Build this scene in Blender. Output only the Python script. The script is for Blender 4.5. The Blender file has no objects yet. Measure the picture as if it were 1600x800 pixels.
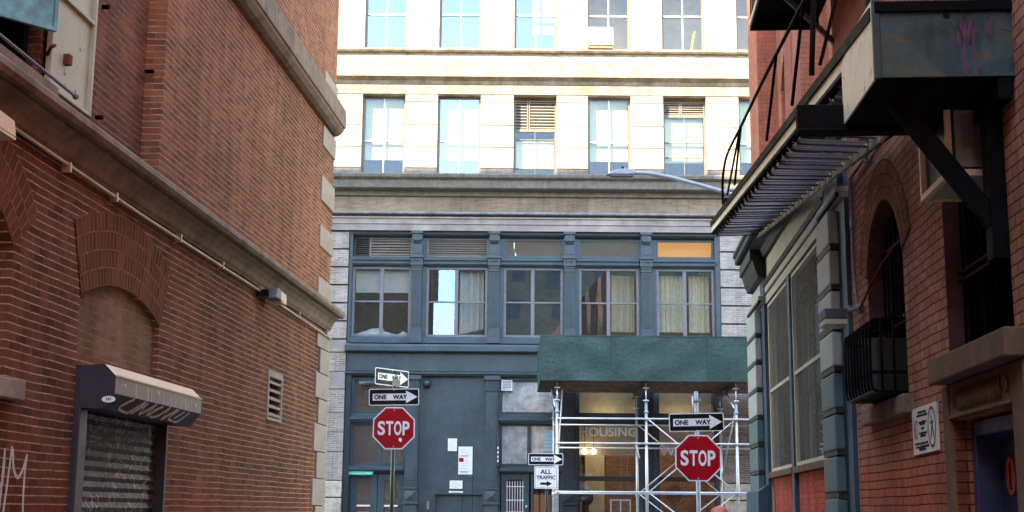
import bpy, bmesh, math, random
from mathutils import Vector, Matrix, noise
from mathutils.geometry import tessellate_polygon
random.seed(7)
PI = math.pi
scn = bpy.context.scene
col = scn.collection

# ------------------------------------------------------------------ camera
FPX, PITCH, ROLL = 2130.0, math.radians(10.57), 0.0079
EYE = Vector((0, 0, 1.6))
FW = Vector((0, math.cos(PITCH), math.sin(PITCH)))
R0 = Vector((1, 0, 0)); U0 = Vector((0, -math.sin(PITCH), math.cos(PITCH)))
CR = R0*math.cos(ROLL) + U0*math.sin(ROLL)
CU = -R0*math.sin(ROLL) + U0*math.cos(ROLL)
cd = bpy.data.cameras.new('camera'); cam = bpy.data.objects.new('camera', cd); col.objects.link(cam)
m = Matrix((CR, CU, -FW)).transposed().to_4x4(); m.translation = EYE
cam.matrix_world = m
cd.sensor_width = 36; cd.lens = 36*FPX/1600; cd.clip_start = .05; cd.clip_end = 600
scn.camera = cam
# ------------------------------------------------------------------ light
SUN_EL, SUN_AZ = math.radians(38), math.radians(40)      # sun behind the camera, 40 deg to the left
w = bpy.data.worlds.new('World'); scn.world = w; w.use_nodes = True
nt = w.node_tree; nt.nodes.clear()
sky = nt.nodes.new('ShaderNodeTexSky'); sky.sky_type = 'NISHITA'; sky.sun_disc = False
sky.sun_elevation = SUN_EL; sky.sun_rotation = PI + SUN_AZ
sky.air_density = 1.0; sky.dust_density = .2; sky.ozone_density = 1.5
bg = nt.nodes.new('ShaderNodeBackground'); bg.inputs[1].default_value = .15
wo = nt.nodes.new('ShaderNodeOutputWorld')
nt.links.new(sky.outputs[0], bg.inputs[0]); nt.links.new(bg.outputs[0], wo.inputs[0])
sl = bpy.data.lights.new('sun', 'SUN'); sl.energy = 2.2; sl.angle = math.radians(.5); sl.color = (1, .93, .82)
so = bpy.data.objects.new('sun', sl); col.objects.link(so)
sd = Vector((math.sin(SUN_AZ)*math.cos(SUN_EL), math.cos(SUN_AZ)*math.cos(SUN_EL), -math.sin(SUN_EL)))
so.rotation_euler = sd.to_track_quat('-Z', 'Y').to_euler(); so.location = (-20, -20, 40)
scn.view_settings.view_transform = 'Standard'; scn.view_settings.look = 'None'
scn.view_settings.exposure = 3.6; scn.view_settings.gamma = 1
scn.view_settings.use_white_balance = True; scn.view_settings.white_balance_temperature = 8600; scn.view_settings.white_balance_tint = 8
scn.cycles.max_bounces = 7; scn.cycles.diffuse_bounces = 5; scn.cycles.glossy_bounces = 3
scn.cycles.transparent_max_bounces = 12
scn.cycles.caustics_reflective = False; scn.cycles.caustics_refractive = False
scn.cycles.sample_clamp_indirect = 6

# ------------------------------------------------------------------ frames: x right along a wall, y into it, z up
def frame(o, x):
    x = Vector(x).normalized(); y = Vector((0, 0, 1)).cross(x)
    mm = Matrix((x, y, Vector((0, 0, 1)))).transposed().to_4x4(); mm.translation = Vector(o)
    return mm
AX, AY = 0.07050387, 0.99751151
FA = frame((0, 41, 0), (1, 0, 0))            # the facade across the street
FL = frame((-2.973, 22, 0), (AX, AY, 0))     # left alley wall, x = 0 at the street corner
FR = frame((3.962, 22, 0), (-AX, -AY, 0))    # right alley wall, x = 0 at the street corner
WF = Matrix.Identity(4)

# ------------------------------------------------------------------ materials
def nodes(name):
    mt = bpy.data.materials.new(name); mt.use_nodes = True
    t = mt.node_tree; b = t.nodes['Principled BSDF']
    return mt, t, b
def L(t, a, b): t.links.new(a, b)
def nd(t, k, **kw):
    n = t.nodes.new(k)
    for a, v in kw.items(): setattr(n, a, v)
    return n
def mth(t, op, a, b=None, c=None):
    n = nd(t, 'ShaderNodeMath', operation=op)
    for i, v in enumerate((a, b, c)):
        if v is None: continue
        if hasattr(v, 'is_linked') or hasattr(v, 'links'): L(t, v, n.inputs[i])
        else: n.inputs[i].default_value = v
    return n.outputs[0]
def mixc(t, f, a, b, mode='MIX'):
    n = nd(t, 'ShaderNodeMix', data_type='RGBA', blend_type=mode)
    for i, v in ((0, f), (6, a), (7, b)):
        if hasattr(v, 'links'): L(t, v, n.inputs[i])
        else: n.inputs[i].default_value = v if i == 0 else (*v, 1)
    return n.outputs[2]
def ramp(t, f, stops):
    n = nd(t, 'ShaderNodeValToRGB'); L(t, f, n.inputs[0])
    e = n.color_ramp.elements
    while len(e) < len(stops): e.new(.5)
    for q, (p, c) in zip(e, stops):
        q.position = p; q.color = (*c, 1) if hasattr(c, '__len__') else (c, c, c, 1)
    return n.outputs[0]
def noi(t, vec, scale, detail=4, rough=.6):
    n = nd(t, 'ShaderNodeTexNoise'); n.inputs['Scale'].default_value = scale
    n.inputs['Detail'].default_value = detail; n.inputs['Roughness'].default_value = rough
    if vec is not None: L(t, vec, n.inputs['Vector'])
    return n.outputs[0]
def objco(t): return nd(t, 'ShaderNodeTexCoord').outputs['Object']
def bump(t, b, h, strength, dist):
    n = nd(t, 'ShaderNodeBump'); n.inputs['Strength'].default_value = strength; n.inputs['Distance'].default_value = dist
    L(t, h, n.inputs['Height']); L(t, n.outputs[0], b.inputs['Normal'])

def brick(name, c1, c2, mortar, bw=.21, bh=.068, ms=.009, stain=.5, lines=0, bstr=.6, uv=False, zone=None, rough=.85, seed=0., soot=(.05, .04, .035), sootamt=.35, grey=None):
    mt, t, b = nodes(name)
    tc = nd(t, 'ShaderNodeTexCoord')
    if uv: vec = tc.outputs['UV']; z = None
    else:
        s = nd(t, 'ShaderNodeSeparateXYZ'); L(t, tc.outputs['Object'], s.inputs[0])
        xy = mth(t, 'ADD', s.outputs[0], s.outputs[1]); z = s.outputs[2]
        # hand-laid waviness of the courses
        n1 = noi(t, tc.outputs['Object'], 1.3, 2); n1b = mth(t, 'MULTIPLY', mth(t, 'SUBTRACT', n1, .5), .028)
        n2 = noi(t, tc.outputs['Object'], 14, 2); n2b = mth(t, 'MULTIPLY', mth(t, 'SUBTRACT', n2, .5), .007)
        zz = mth(t, 'ADD', z, mth(t, 'ADD', n1b, n2b))
        xx = mth(t, 'ADD', xy, mth(t, 'MULTIPLY', n2b, 2.0))
        cx = nd(t, 'ShaderNodeCombineXYZ'); L(t, xx, cx.inputs[0]); L(t, zz, cx.inputs[1]); vec = cx.outputs[0]
    br = nd(t, 'ShaderNodeTexBrick'); L(t, vec, br.inputs['Vector'])
    br.inputs['Scale'].default_value = 1; br.inputs['Brick Width'].default_value = bw; br.inputs['Row Height'].default_value = bh
    br.inputs['Mortar Size'].default_value = ms; br.inputs['Mortar Smooth'].default_value = .25; br.inputs['Bias'].default_value = 0
    br.inputs['Color1'].default_value = (0, 0, 0, 1); br.inputs['Color2'].default_value = (1, 1, 1, 1); br.inputs['Mortar'].default_value = (.5, .5, .5, 1)
    per = br.outputs['Color']; mor = br.outputs['Fac']
    o = tc.outputs['Object']
    fine = noi(t, o, 55, 5, .7); mid = noi(t, o, 5.5, 5, .65); big = noi(t, o, .9 + seed*.01, 4, .6)
    f = mth(t, 'ADD', mth(t, 'MULTIPLY', per, .44), mth(t, 'MULTIPLY', mid, .68)); f = mth(t, 'SUBTRACT', f, .05)
    dk = tuple(v*.6 for v in c1)
    base = ramp(t, f, [(0.0, dk), (.15, c1), (.5, tuple((p+q)/2 for p, q in zip(c1, c2))), (.95, c2)])
    if grey: base = mixc(t, ramp(t, noi(t, o, 9, 3), [(.52, 0), (.62, .8)]), base, grey)
    base = mixc(t, .35, base, mixc(t, 1.0, base, ramp(t, fine, [(.3, .55), (.7, 1.35)]), 'MULTIPLY'))
    if zone:                       # the lower courses carry an old coat of red paint
        zc, zcol, za = zone
        e = mth(t, 'ADD', z, mth(t, 'MULTIPLY', mth(t, 'SUBTRACT', noi(t, o, 1.6, 5), .5), 1.1))
        zf = mth(t, 'MULTIPLY', ramp(t, mth(t, 'SUBTRACT', zc + .25, e), [(.0, 0), (.5, 1)]), za)
        base = mixc(t, zf, base, mixc(t, .5, zcol, mixc(t, 1, zcol, ramp(t, mid, [(.3, .6), (.7, 1.4)]), 'MULTIPLY')))
    mp = nd(t, 'ShaderNodeMapping'); mp.inputs['Scale'].default_value = (2.6, 2.6, .32); L(t, o, mp.inputs[0])
    base = mixc(t, 1.0, base, ramp(t, noi(t, mp.outputs[0], 1.3, 6, .68), [(.3, .62), (.5, 1.0), (.72, 1.25)]), 'MULTIPLY')
    base = mixc(t, 1.0, base, ramp(t, noi(t, o, .38, 5, .6), [(.35, .68), (.5, 1.0), (.66, 1.2)]), 'MULTIPLY')
    st = ramp(t, big, [(.38, 1), (.62, 0)])
    base = mixc(t, mth(t, 'MULTIPLY', st, sootamt), base, soot)
    mcol = mixc(t, ramp(t, mid, [(.35, 0), (.65, 1)]), mortar, tuple(v*.45 for v in mortar))
    mm2 = mor
    if lines and not uv:           # ribbon pointing: bed joints read, head joints are nearly flush
        fr = mth(t, 'FRACT', mth(t, 'DIVIDE', zz, bh)); d = mth(t, 'ABSOLUTE', mth(t, 'SUBTRACT', fr, .5))
        ln = ramp(t, d, [(.5 - lines*1.7, 0), (.5 - lines*.8, 1)])
        brk = ramp(t, noi(t, o, 7, 4, .7), [(.34, .35), (.5, 1)])
        ln = mth(t, 'MULTIPLY', ln, brk)
        mm2 = mth(t, 'MAXIMUM', mth(t, 'MULTIPLY', mor, .18), ln)
    c = mixc(t, mm2, base, mcol)
    L(t, c, b.inputs['Base Color']); b.inputs['Roughness'].default_value = rough; b.inputs['Specular IOR Level'].default_value = .06
    h = mth(t, 'ADD', mth(t, 'MULTIPLY', mth(t, 'SUBTRACT', 1, mor), 1.0), mth(t, 'ADD', mth(t, 'MULTIPLY', fine, .5), mth(t, 'MULTIPLY', per, .35)))
    bump(t, b, h, bstr, .012)
    return mt

def plain(name, c, rough=.6, metal=0, var=.25, scale=6, streak=0, bstr=.15, bdist=.004, dirt=None, dirtamt=.5, rust=0, spec=None):
    mt, t, b = nodes(name)
    o = objco(t); n = noi(t, o, scale, 6, .62)
    base = mixc(t, 1, c, ramp(t, n, [(.3, 1-var), (.7, 1+var)]), 'MULTIPLY')
    if streak:
        mp = nd(t, 'ShaderNodeMapping'); mp.inputs['Scale'].default_value = (9, 9, .7); L(t, o, mp.inputs[0])
        s = noi(t, mp.outputs[0], 1.5, 5, .7)
        base = mixc(t, mth(t, 'MULTIPLY', ramp(t, s, [(.5, 0), (.72, 1)]), streak), base, dirt or tuple(v*.4 for v in c))
    if dirt:
        d = noi(t, o, scale*.35, 6, .7)
        base = mixc(t, mth(t, 'MULTIPLY', ramp(t, d, [(.5, 0), (.64, 1)]), dirtamt), base, dirt)
    if rust:
        rn = noi(t, o, scale*.9+2, 7, .72)
        base = mixc(t, mth(t, 'MULTIPLY', ramp(t, rn, [(.60 - rust*.1, 0), (.64 - rust*.05, 1)]), min(1, .5+rust*.4)), base, (.13, .042, .02))
    L(t, base, b.inputs['Base Color'])
    b.inputs['Metallic'].default_value = metal; b.inputs['Specular IOR Level'].default_value = spec if spec is not None else (.12 if rough > .7 else .35)
    rr = ramp(t, n, [(.3, max(0, rough-.12)), (.7, min(1, rough+.12))]); L(t, rr, b.inputs['Roughness'])
    if bstr: bump(t, b, noi(t, o, scale*5, 5, .6), bstr, bdist)
    return mt

def glass(name, refl=.12, tint=(.8, .86, .86), wav=.0, rough=.0, dust=0, dustcol=(.5, .5, .48), gtint=(.80, .92, 1.0)):
    mt, t, b = nodes(name); t.nodes.remove(b)
    out = t.nodes['Material Output']
    tr = nd(t, 'ShaderNodeBsdfTransparent'); tr.inputs[0].default_value = (*tint, 1)
    gl = nd(t, 'ShaderNodeBsdfGlossy'); gl.inputs['Roughness'].default_value = rough
    fr = nd(t, 'ShaderNodeLayerWeight'); gl.inputs[0].default_value = (*gtint, 1)
    f = mth(t, 'ADD', mth(t, 'MULTIPLY', mth(t, 'POWER', fr.outputs['Facing'], 5.0), 1-refl), refl)
    mx = nd(t, 'ShaderNodeMixShader'); L(t, f, mx.inputs[0]); L(t, tr.outputs[0], mx.inputs[1]); L(t, gl.outputs[0], mx.inputs[2])
    if wav:
        o = objco(t); bp = nd(t, 'ShaderNodeBump'); bp.inputs['Strength'].default_value = 1; bp.inputs['Distance'].default_value = wav
        mp = nd(t, 'ShaderNodeMapping'); mp.inputs['Scale'].default_value = (2.2, 1, .6); L(t, o, mp.inputs[0])
        L(t, noi(t, mp.outputs[0], 1.1, 2, .4), bp.inputs['Height'])
        L(t, bp.outputs[0], gl.inputs['Normal'])
    last = mx.outputs[0]
    if dust:
        df = nd(t, 'ShaderNodeBsdfDiffuse'); df.inputs[0].default_value = (*dustcol, 1)
        m2 = nd(t, 'ShaderNodeMixShader'); L(t, last, m2.inputs[1]); L(t, df.outputs[0], m2.inputs[2])
        L(t, mth(t, 'MULTIPLY', ramp(t, noi(t, objco(t), 3, 6, .7), [(.35, .4), (.7, 1)]), dust), m2.inputs[0]); last = m2.outputs[0]
    L(t, last, out.inputs[0])
    return mt
def emis(name, c, s, base=None):
    mt, t, b = nodes(name)
    b.inputs['Base Color'].default_value = (*(base or c), 1); b.inputs['Emission Color'].default_value = (*c, 1)
    b.inputs['Emission Strength'].default_value = s
    return mt

M = {}
M['brickL'] = brick('red_brick_light_pointing', (.088, .033, .019), (.28, .103, .054), (.60, .39, .26), bh=.0675, ms=.006, lines=.06, zone=(1.75, (.25, .060, .026), .7), sootamt=.22)
M['brickLu'] = brick('red_brick_upper_storey', (.13, .047, .026), (.37, .140, .073), (.62, .42, .29), bh=.0675, ms=.006, lines=.055, sootamt=.12)
M['brickLi'] = brick('brown_infill_brick', (.15, .085, .050), (.27, .155, .092), (.32, .22, .15), bh=.0675, ms=.007, lines=.05, sootamt=.2)
M['brickLr'] = brick('recessed_dark_pointed_brick', (.13, .045, .028), (.30, .11, .065), (.40, .22, .15), bh=.0675, ms=.007, lines=.06, sootamt=.45)
M['archL'] = brick('arch_rowlock_brick', (.10, .034, .017), (.25, .086, .042), (.30, .15, .085), bw=.074, bh=.165, ms=.007, uv=True, sootamt=.1)
M['brickR'] = brick('painted_red_brick', (.29, .115, .070), (.48, .215, .135), (.045, .024, .018), bw=.215, bh=.0725, ms=.005, zone=(2.15, (.44, .11, .06), .85), bstr=.9, sootamt=.15)
M['archR'] = brick('right_arch_brick', (.20, .070, .038), (.32, .125, .07), (.06, .03, .02), bw=.074, bh=.115, ms=.006, uv=True, sootamt=.1)
M['brickRed'] = brick('red_painted_base_brick', (.34, .05, .035), (.52, .10, .07), (.40, .10, .07), bw=.2, bh=.068, ms=.006, bstr=.8, sootamt=.1)
M['redstone'] = brick('salmon_upper_brick', (.36, .12, .075), (.48, .18, .12), (.34, .12, .08), bw=.2, bh=.068, ms=.004, bstr=.35, sootamt=.05)
M['brickF'] = brick('grey_roman_brick', (.19, .165, .15), (.36, .32, .295), (.50, .46, .43), bw=.24, bh=.066, ms=.008, bstr=.7, sootamt=.05)
M['brickU'] = brick('pale_buff_brick', (.17, .145, .115), (.42, .375, .32), (.42, .38, .33), bw=.2, bh=.065, ms=.006, bstr=.5, sootamt=.2, soot=(.14, .10, .06))
M['brickT'] = brick('tan_band_brick', (.19, .14, .10), (.31, .24, .18), (.32, .27, .22), bw=.3, bh=.052, ms=.005, bstr=.5, sootamt=.12)
M['brickG'] = brick('dark_grey_brick', (.10, .095, .10), (.24, .22, .22), (.3, .28, .27), bw=.3, bh=.052, ms=.006, bstr=.7)
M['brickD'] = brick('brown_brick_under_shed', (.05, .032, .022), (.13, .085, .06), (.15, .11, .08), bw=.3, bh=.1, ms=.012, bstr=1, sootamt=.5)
M['brickI'] = brick('shop_interior_brick', (.16, .07, .04), (.4, .2, .12), (.3, .25, .2), bw=.21, bh=.075, ms=.012, sootamt=.1)
M['stone'] = plain('pale_limestone', (.40, .34, .26), .8, var=.2, dirt=(.15, .10, .055), dirtamt=.55, scale=2.5)
M['stoneC'] = plain('cornice_limestone', (.235, .20, .155), .8, var=.4, scale=3, dirt=(.12, .095, .07), dirtamt=.45, streak=.4)
M['stoneG'] = plain('sooted_grey_green_stone', (.155, .142, .122), .85, var=.3, streak=.6, dirt=(.09, .085, .08), dirtamt=.5)
M['lintel'] = plain('grey_stone_lintel', (.22, .195, .185), .7, var=.25, dirt=(.42, .38, .35), dirtamt=.45, scale=2)
M['bluest'] = plain('blue_stained_ledge', (.2, .21, .24), .7, var=.4, scale=5)
M['quoin'] = plain('brownstone_quoin', (.34, .275, .22), .8, var=.15, scale=4, dirt=(.2, .145, .11), dirtamt=.5)
M['brownst'] = plain('weathered_brownstone', (.24, .17, .125), .85, var=.3, scale=4, dirt=(.07, .048, .036), dirtamt=.5, streak=.3)
M['sillR'] = plain('brown_sandstone', (.14, .078, .05), .85, var=.3, scale=5, dirt=(.07, .042, .03), dirtamt=.5, bstr=.4)
M['roughst'] = plain('rusticated_stone', (.5, .44, .37), .9, var=.25, scale=5, dirt=(.2, .13, .07), dirtamt=.5, bstr=1, bdist=.03)
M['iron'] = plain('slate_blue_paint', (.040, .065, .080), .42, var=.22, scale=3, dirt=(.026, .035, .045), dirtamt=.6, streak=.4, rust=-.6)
M['ironD'] = plain('deep_slate_paint_and_shade', (.018, .024, .031), .5, var=.25)
M['frame'] = plain('window_frame_mauve_grey', (.14, .14, .16), .5, var=.2)
M['frameB'] = plain('bronze_window_frame', (.15, .12, .10), .5, var=.2)
M['white'] = plain('white_paint', (.72, .72, .70), .5, var=.08)
M['blind'] = plain('roller_blind', (.62, .58, .42), .9, var=.05, bstr=0)
M['blindG'] = plain('grey_blind', (.42, .45, .44), .9, var=.08, bstr=0)
M['cream'] = plain('pale_cream', (.62, .60, .46), .9, var=.1, bstr=0)
M['cloth'] = plain('white_dust_sheet', (.62, .68, .72), .9, var=.15)
M['room'] = plain('room_wall', (.66, .52, .36), .9, var=.1, bstr=0)
M['roomD'] = plain('dark_room', (.075, .05, .04), .9, var=.3, bstr=0)
M['black'] = plain('black_void', (.006, .005, .005), .9, var=.1, bstr=0)
M['louver'] = plain('louver_slat', (.16, .14, .12), .6, var=.2)
M['louverD'] = plain('dark_louver_slat', (.05, .045, .04), .6, var=.2)
M['glassU'] = glass('upper_window_glass', .05, (.74, .78, .70), gtint=(.5, .75, 1.0))
M['glassB'] = glass('sky_reflecting_glass', .16, (.45, .55, .55), gtint=(.60, .80, 1.0))
M['glassW'] = glass('old_wavy_glass', .16, (.80, .82, .80), dust=.05, gtint=(.42, .74, 1.0))
M['glassD'] = glass('dusty_shop_glass', .16, (.7, .72, .7), wav=.01, dust=.3, dustcol=(.30, .28, .25))
M['glassF'] = glass('frosted_film_glass', .1, (.5, .5, .5), dust=.9, dustcol=(.62, .64, .64))
M['glassS'] = glass('shop_glass', .08, (.85, .86, .84))
M['glassR'] = glass('side_window_glass', .035, (.4, .4, .4))
M['navy'] = plain('navy_paint', (.020, .052, .085), .4, var=.25, scale=3)
M['quoinR1'] = plain('pale_grey_green_paint', (.30, .31, .27), .6, var=.15, scale=3, dirt=(.19, .2, .17), dirtamt=.4)
M['quoinR2'] = plain('dark_teal_paint', (.055, .105, .105), .5, var=.2, scale=3)
M['trimR'] = plain('beige_trim_paint', (.40, .35, .25), .65, var=.15, scale=3, dirt=(.24, .2, .15), dirtamt=.45)
M['maroon'] = plain('dark_maroon_render', (.11, .045, .042), .9, var=.3, scale=3)
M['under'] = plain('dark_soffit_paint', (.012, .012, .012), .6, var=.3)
M['mesh'] = plain('galvanised_mesh_wire', (.19, .165, .13), .6)
M['curtR'] = plain('grey_curtain', (.075, .065, .055), .9, var=.25, scale=2)
M['steel'] = plain('galvanised_steel', (.50, .52, .56), .38, metal=.6, var=.15, scale=8)
M['steelP'] = plain('galvanised_pole', (.32, .37, .43), .5, metal=.1, var=.2, scale=10)
M['shed'] = plain('green_shed_plywood', (.020, .058, .052), .45, var=.25, scale=1.4, dirt=(.04, .085, .085), dirtamt=.7, bstr=.6, bdist=.03, streak=.3)
M['plank'] = plain('weathered_plank', (.28, .22, .17), .85, var=.35, scale=4)
M['beam'] = plain('dark_steel_beam', (.10, .085, .075), .7, var=.4)
M['pole_green'] = plain('dark_green_pole', (.012, .028, .022), .4, var=.2)
M['red'] = plain('sign_red', (.36, .002, .010), .45, var=.16, scale=5, bstr=0, spec=.15)
M['signw'] = plain('sign_white', (.74, .76, .78), .4, var=.12, scale=14, bstr=0)
M['signb'] = plain('sign_black', (.005, .005, .007), .5, var=.2, bstr=0, spec=.12)
M['signg'] = plain('street_number_green', (.0, .42, .30), .5, var=.1, bstr=0)
M['feD'] = plain('fire_escape_iron', (.003, .003, .0035), .6, var=.4, scale=12, dirt=(.011, .006, .004), dirtamt=.35, bstr=.5, spec=.03)
M['feT'] = plain('fire_escape_tread', (.022, .023, .030), .55, var=.6, scale=14, dirt=(.075, .036, .024), dirtamt=.45, rust=.7, bstr=.4)
M['feB'] = plain('fire_escape_lit_cream', (.86, .70, .46), .6, var=.12, scale=6, dirt=(.3, .2, .1), dirtamt=.3, rust=.1)  # pale tone carries the bounced light on the alley-facing iron
M['feP'] = plain('fire_escape_teal_plate', (.016, .034, .038), .5, var=.7, scale=5, dirt=(.055, .06, .033), dirtamt=.7, bstr=.5, spec=.25, rust=.1, streak=.4)
M['rust'] = plain('rust', (.16, .045, .025), .85, var=.4)
M['pink'] = plain('pink_spray_paint', (.085, .02, .045), .6, var=.35)
M['post'] = plain('dark_blue_post', (.035, .034, .05), .4, var=.35, dirt=(.05, .03, .03), dirtamt=.4)
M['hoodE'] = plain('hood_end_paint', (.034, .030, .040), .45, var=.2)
M['hoodT'] = plain('hood_top_lit_cream', (.75, .54, .36), .5, var=.1, scale=4)  # top face paled for the skylight falling on it
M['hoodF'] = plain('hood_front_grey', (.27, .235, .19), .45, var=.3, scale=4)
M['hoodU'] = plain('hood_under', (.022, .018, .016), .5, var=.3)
M['spray'] = plain('white_spray_paint', (.62, .57, .48), .7, var=.2)
M['shutC'] = plain('cream_iron_shutter', (.42, .40, .28), .55, var=.12, scale=5, dirt=(.30, .26, .17), dirtamt=.45)
M['shutT'] = plain('turquoise_iron_shutter', (.15, .36, .37), .6, var=.35, scale=7, dirt=(.09, .15, .15), dirtamt=.6)
M['conduit'] = plain('conduit', (.45, .38, .28), .4, metal=.4, var=.2)
M['asphalt'] = plain('asphalt', (.05, .05, .052), .9, var=.3, scale=9, bstr=.5)
M['pave'] = plain('concrete_pavement', (.30, .29, .27), .85, var=.2, scale=3, dirt=(.2, .19, .18), dirtamt=.4)
M['kerb'] = plain('granite_kerb', (.3, .3, .3), .7, var=.2)
M['paint'] = plain('road_paint', (.7, .7, .68), .7, var=.2)
M['acw'] = plain('air_conditioner_casing', (.66, .62, .54), .5, var=.08)
M['acg'] = plain('air_conditioner_grille', (.36, .31, .25), .6, var=.15)
M['doorR'] = plain('navy_door_paint', (.018, .024, .055), .45, var=.2)
M['doorF'] = plain('blue_door_frame', (.028, .036, .075), .45, var=.2)
M['disc'] = plain('red_disc', (.50, .07, .04), .6, var=.1)
M['wood'] = plain('brown_panel', (.22, .12, .06), .6, var=.2)
M['bulb'] = emis('lit_globe', (1, .88, .68), .9)
M['ceil'] = emis('lit_ceiling', (1, .52, .22), .055, (.5, .35, .2))
M['lampglass'] = plain('lamp_lens', (.45, .40, .32), .3, var=.1)
M['orange'] = plain('orange_plastic', (.75, .16, .06), .5, var=.1)
M['yellow'] = plain('yellow_board', (.8, .5, .05), .6, var=.1)
M['skin'] = plain('skin', (.62, .28, .2), .5, var=.05, bstr=0)
M['knit'] = plain('coral_knit', (.75, .22, .18), .9, var=.5, scale=60, bstr=.6)
M['coat'] = plain('dark_coat', (.03, .035, .05), .8, var=.2)
M['jean'] = plain('denim', (.05, .07, .12), .8, var=.2)

# ------------------------------------------------------------------ mesh builder
WM = {}
class MB:
    def __init__(s, fr=WF): s.v = []; s.f = []; s.mi = []; s.uv = {}; s.fr = fr; s.cur = 0; s.smooth = []
    def face(s, pts, uv=None, sm=False):
        i = len(s.v); s.v += [Vector(p) for p in pts]; s.f.append(list(range(i, i+len(pts)))); s.mi.append(s.cur); s.smooth.append(sm)
        if uv: s.uv[len(s.f)-1] = uv
    def box(s, x0, x1, y0, y1, z0, z1, mat=None):
        if x0 > x1: x0, x1 = x1, x0
        if y0 > y1: y0, y1 = y1, y0
        if z0 > z1: z0, z1 = z1, z0
        i = len(s.v)
        P = [(x0,y0,z0),(x1,y0,z0),(x1,y1,z0),(x0,y1,z0),(x0,y0,z1),(x1,y0,z1),(x1,y1,z1),(x0,y1,z1)]
        s.v += [(mat @ Vector(p)) if mat else Vector(p) for p in P]
        for q in ((0,3,2,1),(4,5,6,7),(0,1,5,4),(1,2,6,5),(2,3,7,6),(3,0,4,7)):
            s.f.append([i+k for k in q]); s.mi.append(s.cur); s.smooth.append(False)
        return s
    def prism(s, pts, y0, y1):          # polygon in x,z pushed from y0 (front) to y1
        n = len(pts); i = len(s.v)
        s.v += [Vector((p[0], y0, p[1])) for p in pts] + [Vector((p[0], y1, p[1])) for p in pts]
        s.f.append([i+k for k in range(n)]); s.f.append([i+n+k for k in range(n-1, -1, -1)])
        for k in range(n): s.f.append([i+(k+1) % n, i+k, i+n+k, i+n+(k+1) % n])
        s.mi += [s.cur]*(n+2); s.smooth += [False]*(n+2); return s
    def extr(s, prof, x0, x1):          # profile in (y,z) extruded along x
        n = len(prof); i = len(s.v)
        s.v += [Vector((x0, *p)) for p in prof] + [Vector((x1, *p)) for p in prof]
        s.f.append([i+k for k in range(n)]); s.f.append([i+n+k for k in range(n-1, -1, -1)])
        for k in range(n): s.f.append([i+(k+1) % n, i+k, i+n+k, i+n+(k+1) % n])
        s.mi += [s.cur]*(n+2); s.smooth += [False]*(n+2); return s
    def tube(s, path, r, n=8, cap=True):
        path = [Vector(p) for p in path]; rs = r if hasattr(r, '__len__') else [r]*len(path)
        i = len(s.v); up = None
        for k, p in enumerate(path):
            d = (path[min(k+1, len(path)-1)] - path[max(k-1, 0)]).normalized()
            if up is None: up = Vector((0, 0, 1)) if abs(d.z) < .9 else Vector((1, 0, 0))
            a = d.cross(up).normalized(); up = a.cross(d).normalized()
            for j in range(n):
                t = 2*PI*j/n; s.v.append(p + (a*math.cos(t) + up*math.sin(t))*rs[k])
        for k in range(len(path)-1):
            for j in range(n):
                a0 = i+k*n+j; a1 = i+k*n+(j+1) % n
                s.f.append([a0, a1, a1+n, a0+n]); s.mi.append(s.cur); s.smooth.append(True)
        if cap:
            s.f.append([i+j for j in range(n-1, -1, -1)]); s.f.append([i+(len(path)-1)*n+j for j in range(n)]); s.mi += [s.cur]*2; s.smooth += [False]*2
        return s
    def bar(s, a, b, w, h):             # rectangular bar from a to b
        a, b = Vector(a), Vector(b); d = b-a; q = d.to_track_quat('Y', 'Z').to_matrix().to_4x4(); q.translation = a
        return s.box(-w/2, w/2, 0, d.length, -h/2, h/2, q)
    def sphere(s, c, r, n=12, sc=(1, 1, 1)):
        i = len(s.v); c = Vector(c); m_ = n//2
        for a in range(m_+1):
            for j in range(n):
                th = PI*a/m_; ph = 2*PI*j/n
                s.v.append(c + Vector((r*sc[0]*math.sin(th)*math.cos(ph), r*sc[1]*math.sin(th)*math.sin(ph), r*sc[2]*math.cos(th))))
        for a in range(m_):
            for j in range(n):
                s.f.append([i+a*n+j, i+(a+1)*n+j, i+(a+1)*n+(j+1) % n, i+a*n+(j+1) % n]); s.mi.append(s.cur); s.smooth.append(True)
        return s
    def sheet(s, outer, holes, y, depth=0):   # a wall face in x,z with openings and their reveals
        polys = [[Vector((p[0], y, p[1])) for p in outer]] + [[Vector((p[0], y, p[1])) for p in h] for h in holes]
        flat = [p for q in polys for p in q]
        i = len(s.v); s.v += flat
        for tri in tessellate_polygon(polys):
            a, b, c = (flat[k] for k in tri)
            t = list(tri)
            if (b-a).cross(c-a).y > 0: t.reverse()
            s.f.append([i+k for k in t]); s.mi.append(s.cur); s.smooth.append(False)
        if depth:
            for h in holes:
                n = len(h); area = sum(h[k][0]*h[(k+1) % n][1]-h[(k+1) % n][0]*h[k][1] for k in range(n))
                hh = h if area > 0 else h[::-1]
                for k in range(n):
                    a, b = hh[k], hh[(k+1) % n]
                    s.face([(a[0], y, a[1]), (b[0], y, b[1]), (b[0], y+depth, b[1]), (a[0], y+depth, a[1])])
        return s
    def build(s, name, mats, parent=None, bevel=0, recentre=True, label=None, cat=None, group=None, kind=None, subd=0):
        if not hasattr(mats, '__len__') or isinstance(mats, str): mats = [mats]
        me = bpy.data.meshes.new(name); off = Vector((0, 0, 0))
        if recentre and s.v:
            xs = [v.x for v in s.v]; ys = [v.y for v in s.v]; zs = [v.z for v in s.v]
            off = Vector(((min(xs)+max(xs))/2, (min(ys)+max(ys))/2, min(zs)))
        me.from_pydata([v-off for v in s.v], [], s.f)
        for q in mats: me.materials.append(M[q] if isinstance(q, str) else q)
        me.polygons.foreach_set('material_index', s.mi); me.polygons.foreach_set('use_smooth', s.smooth)
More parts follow.
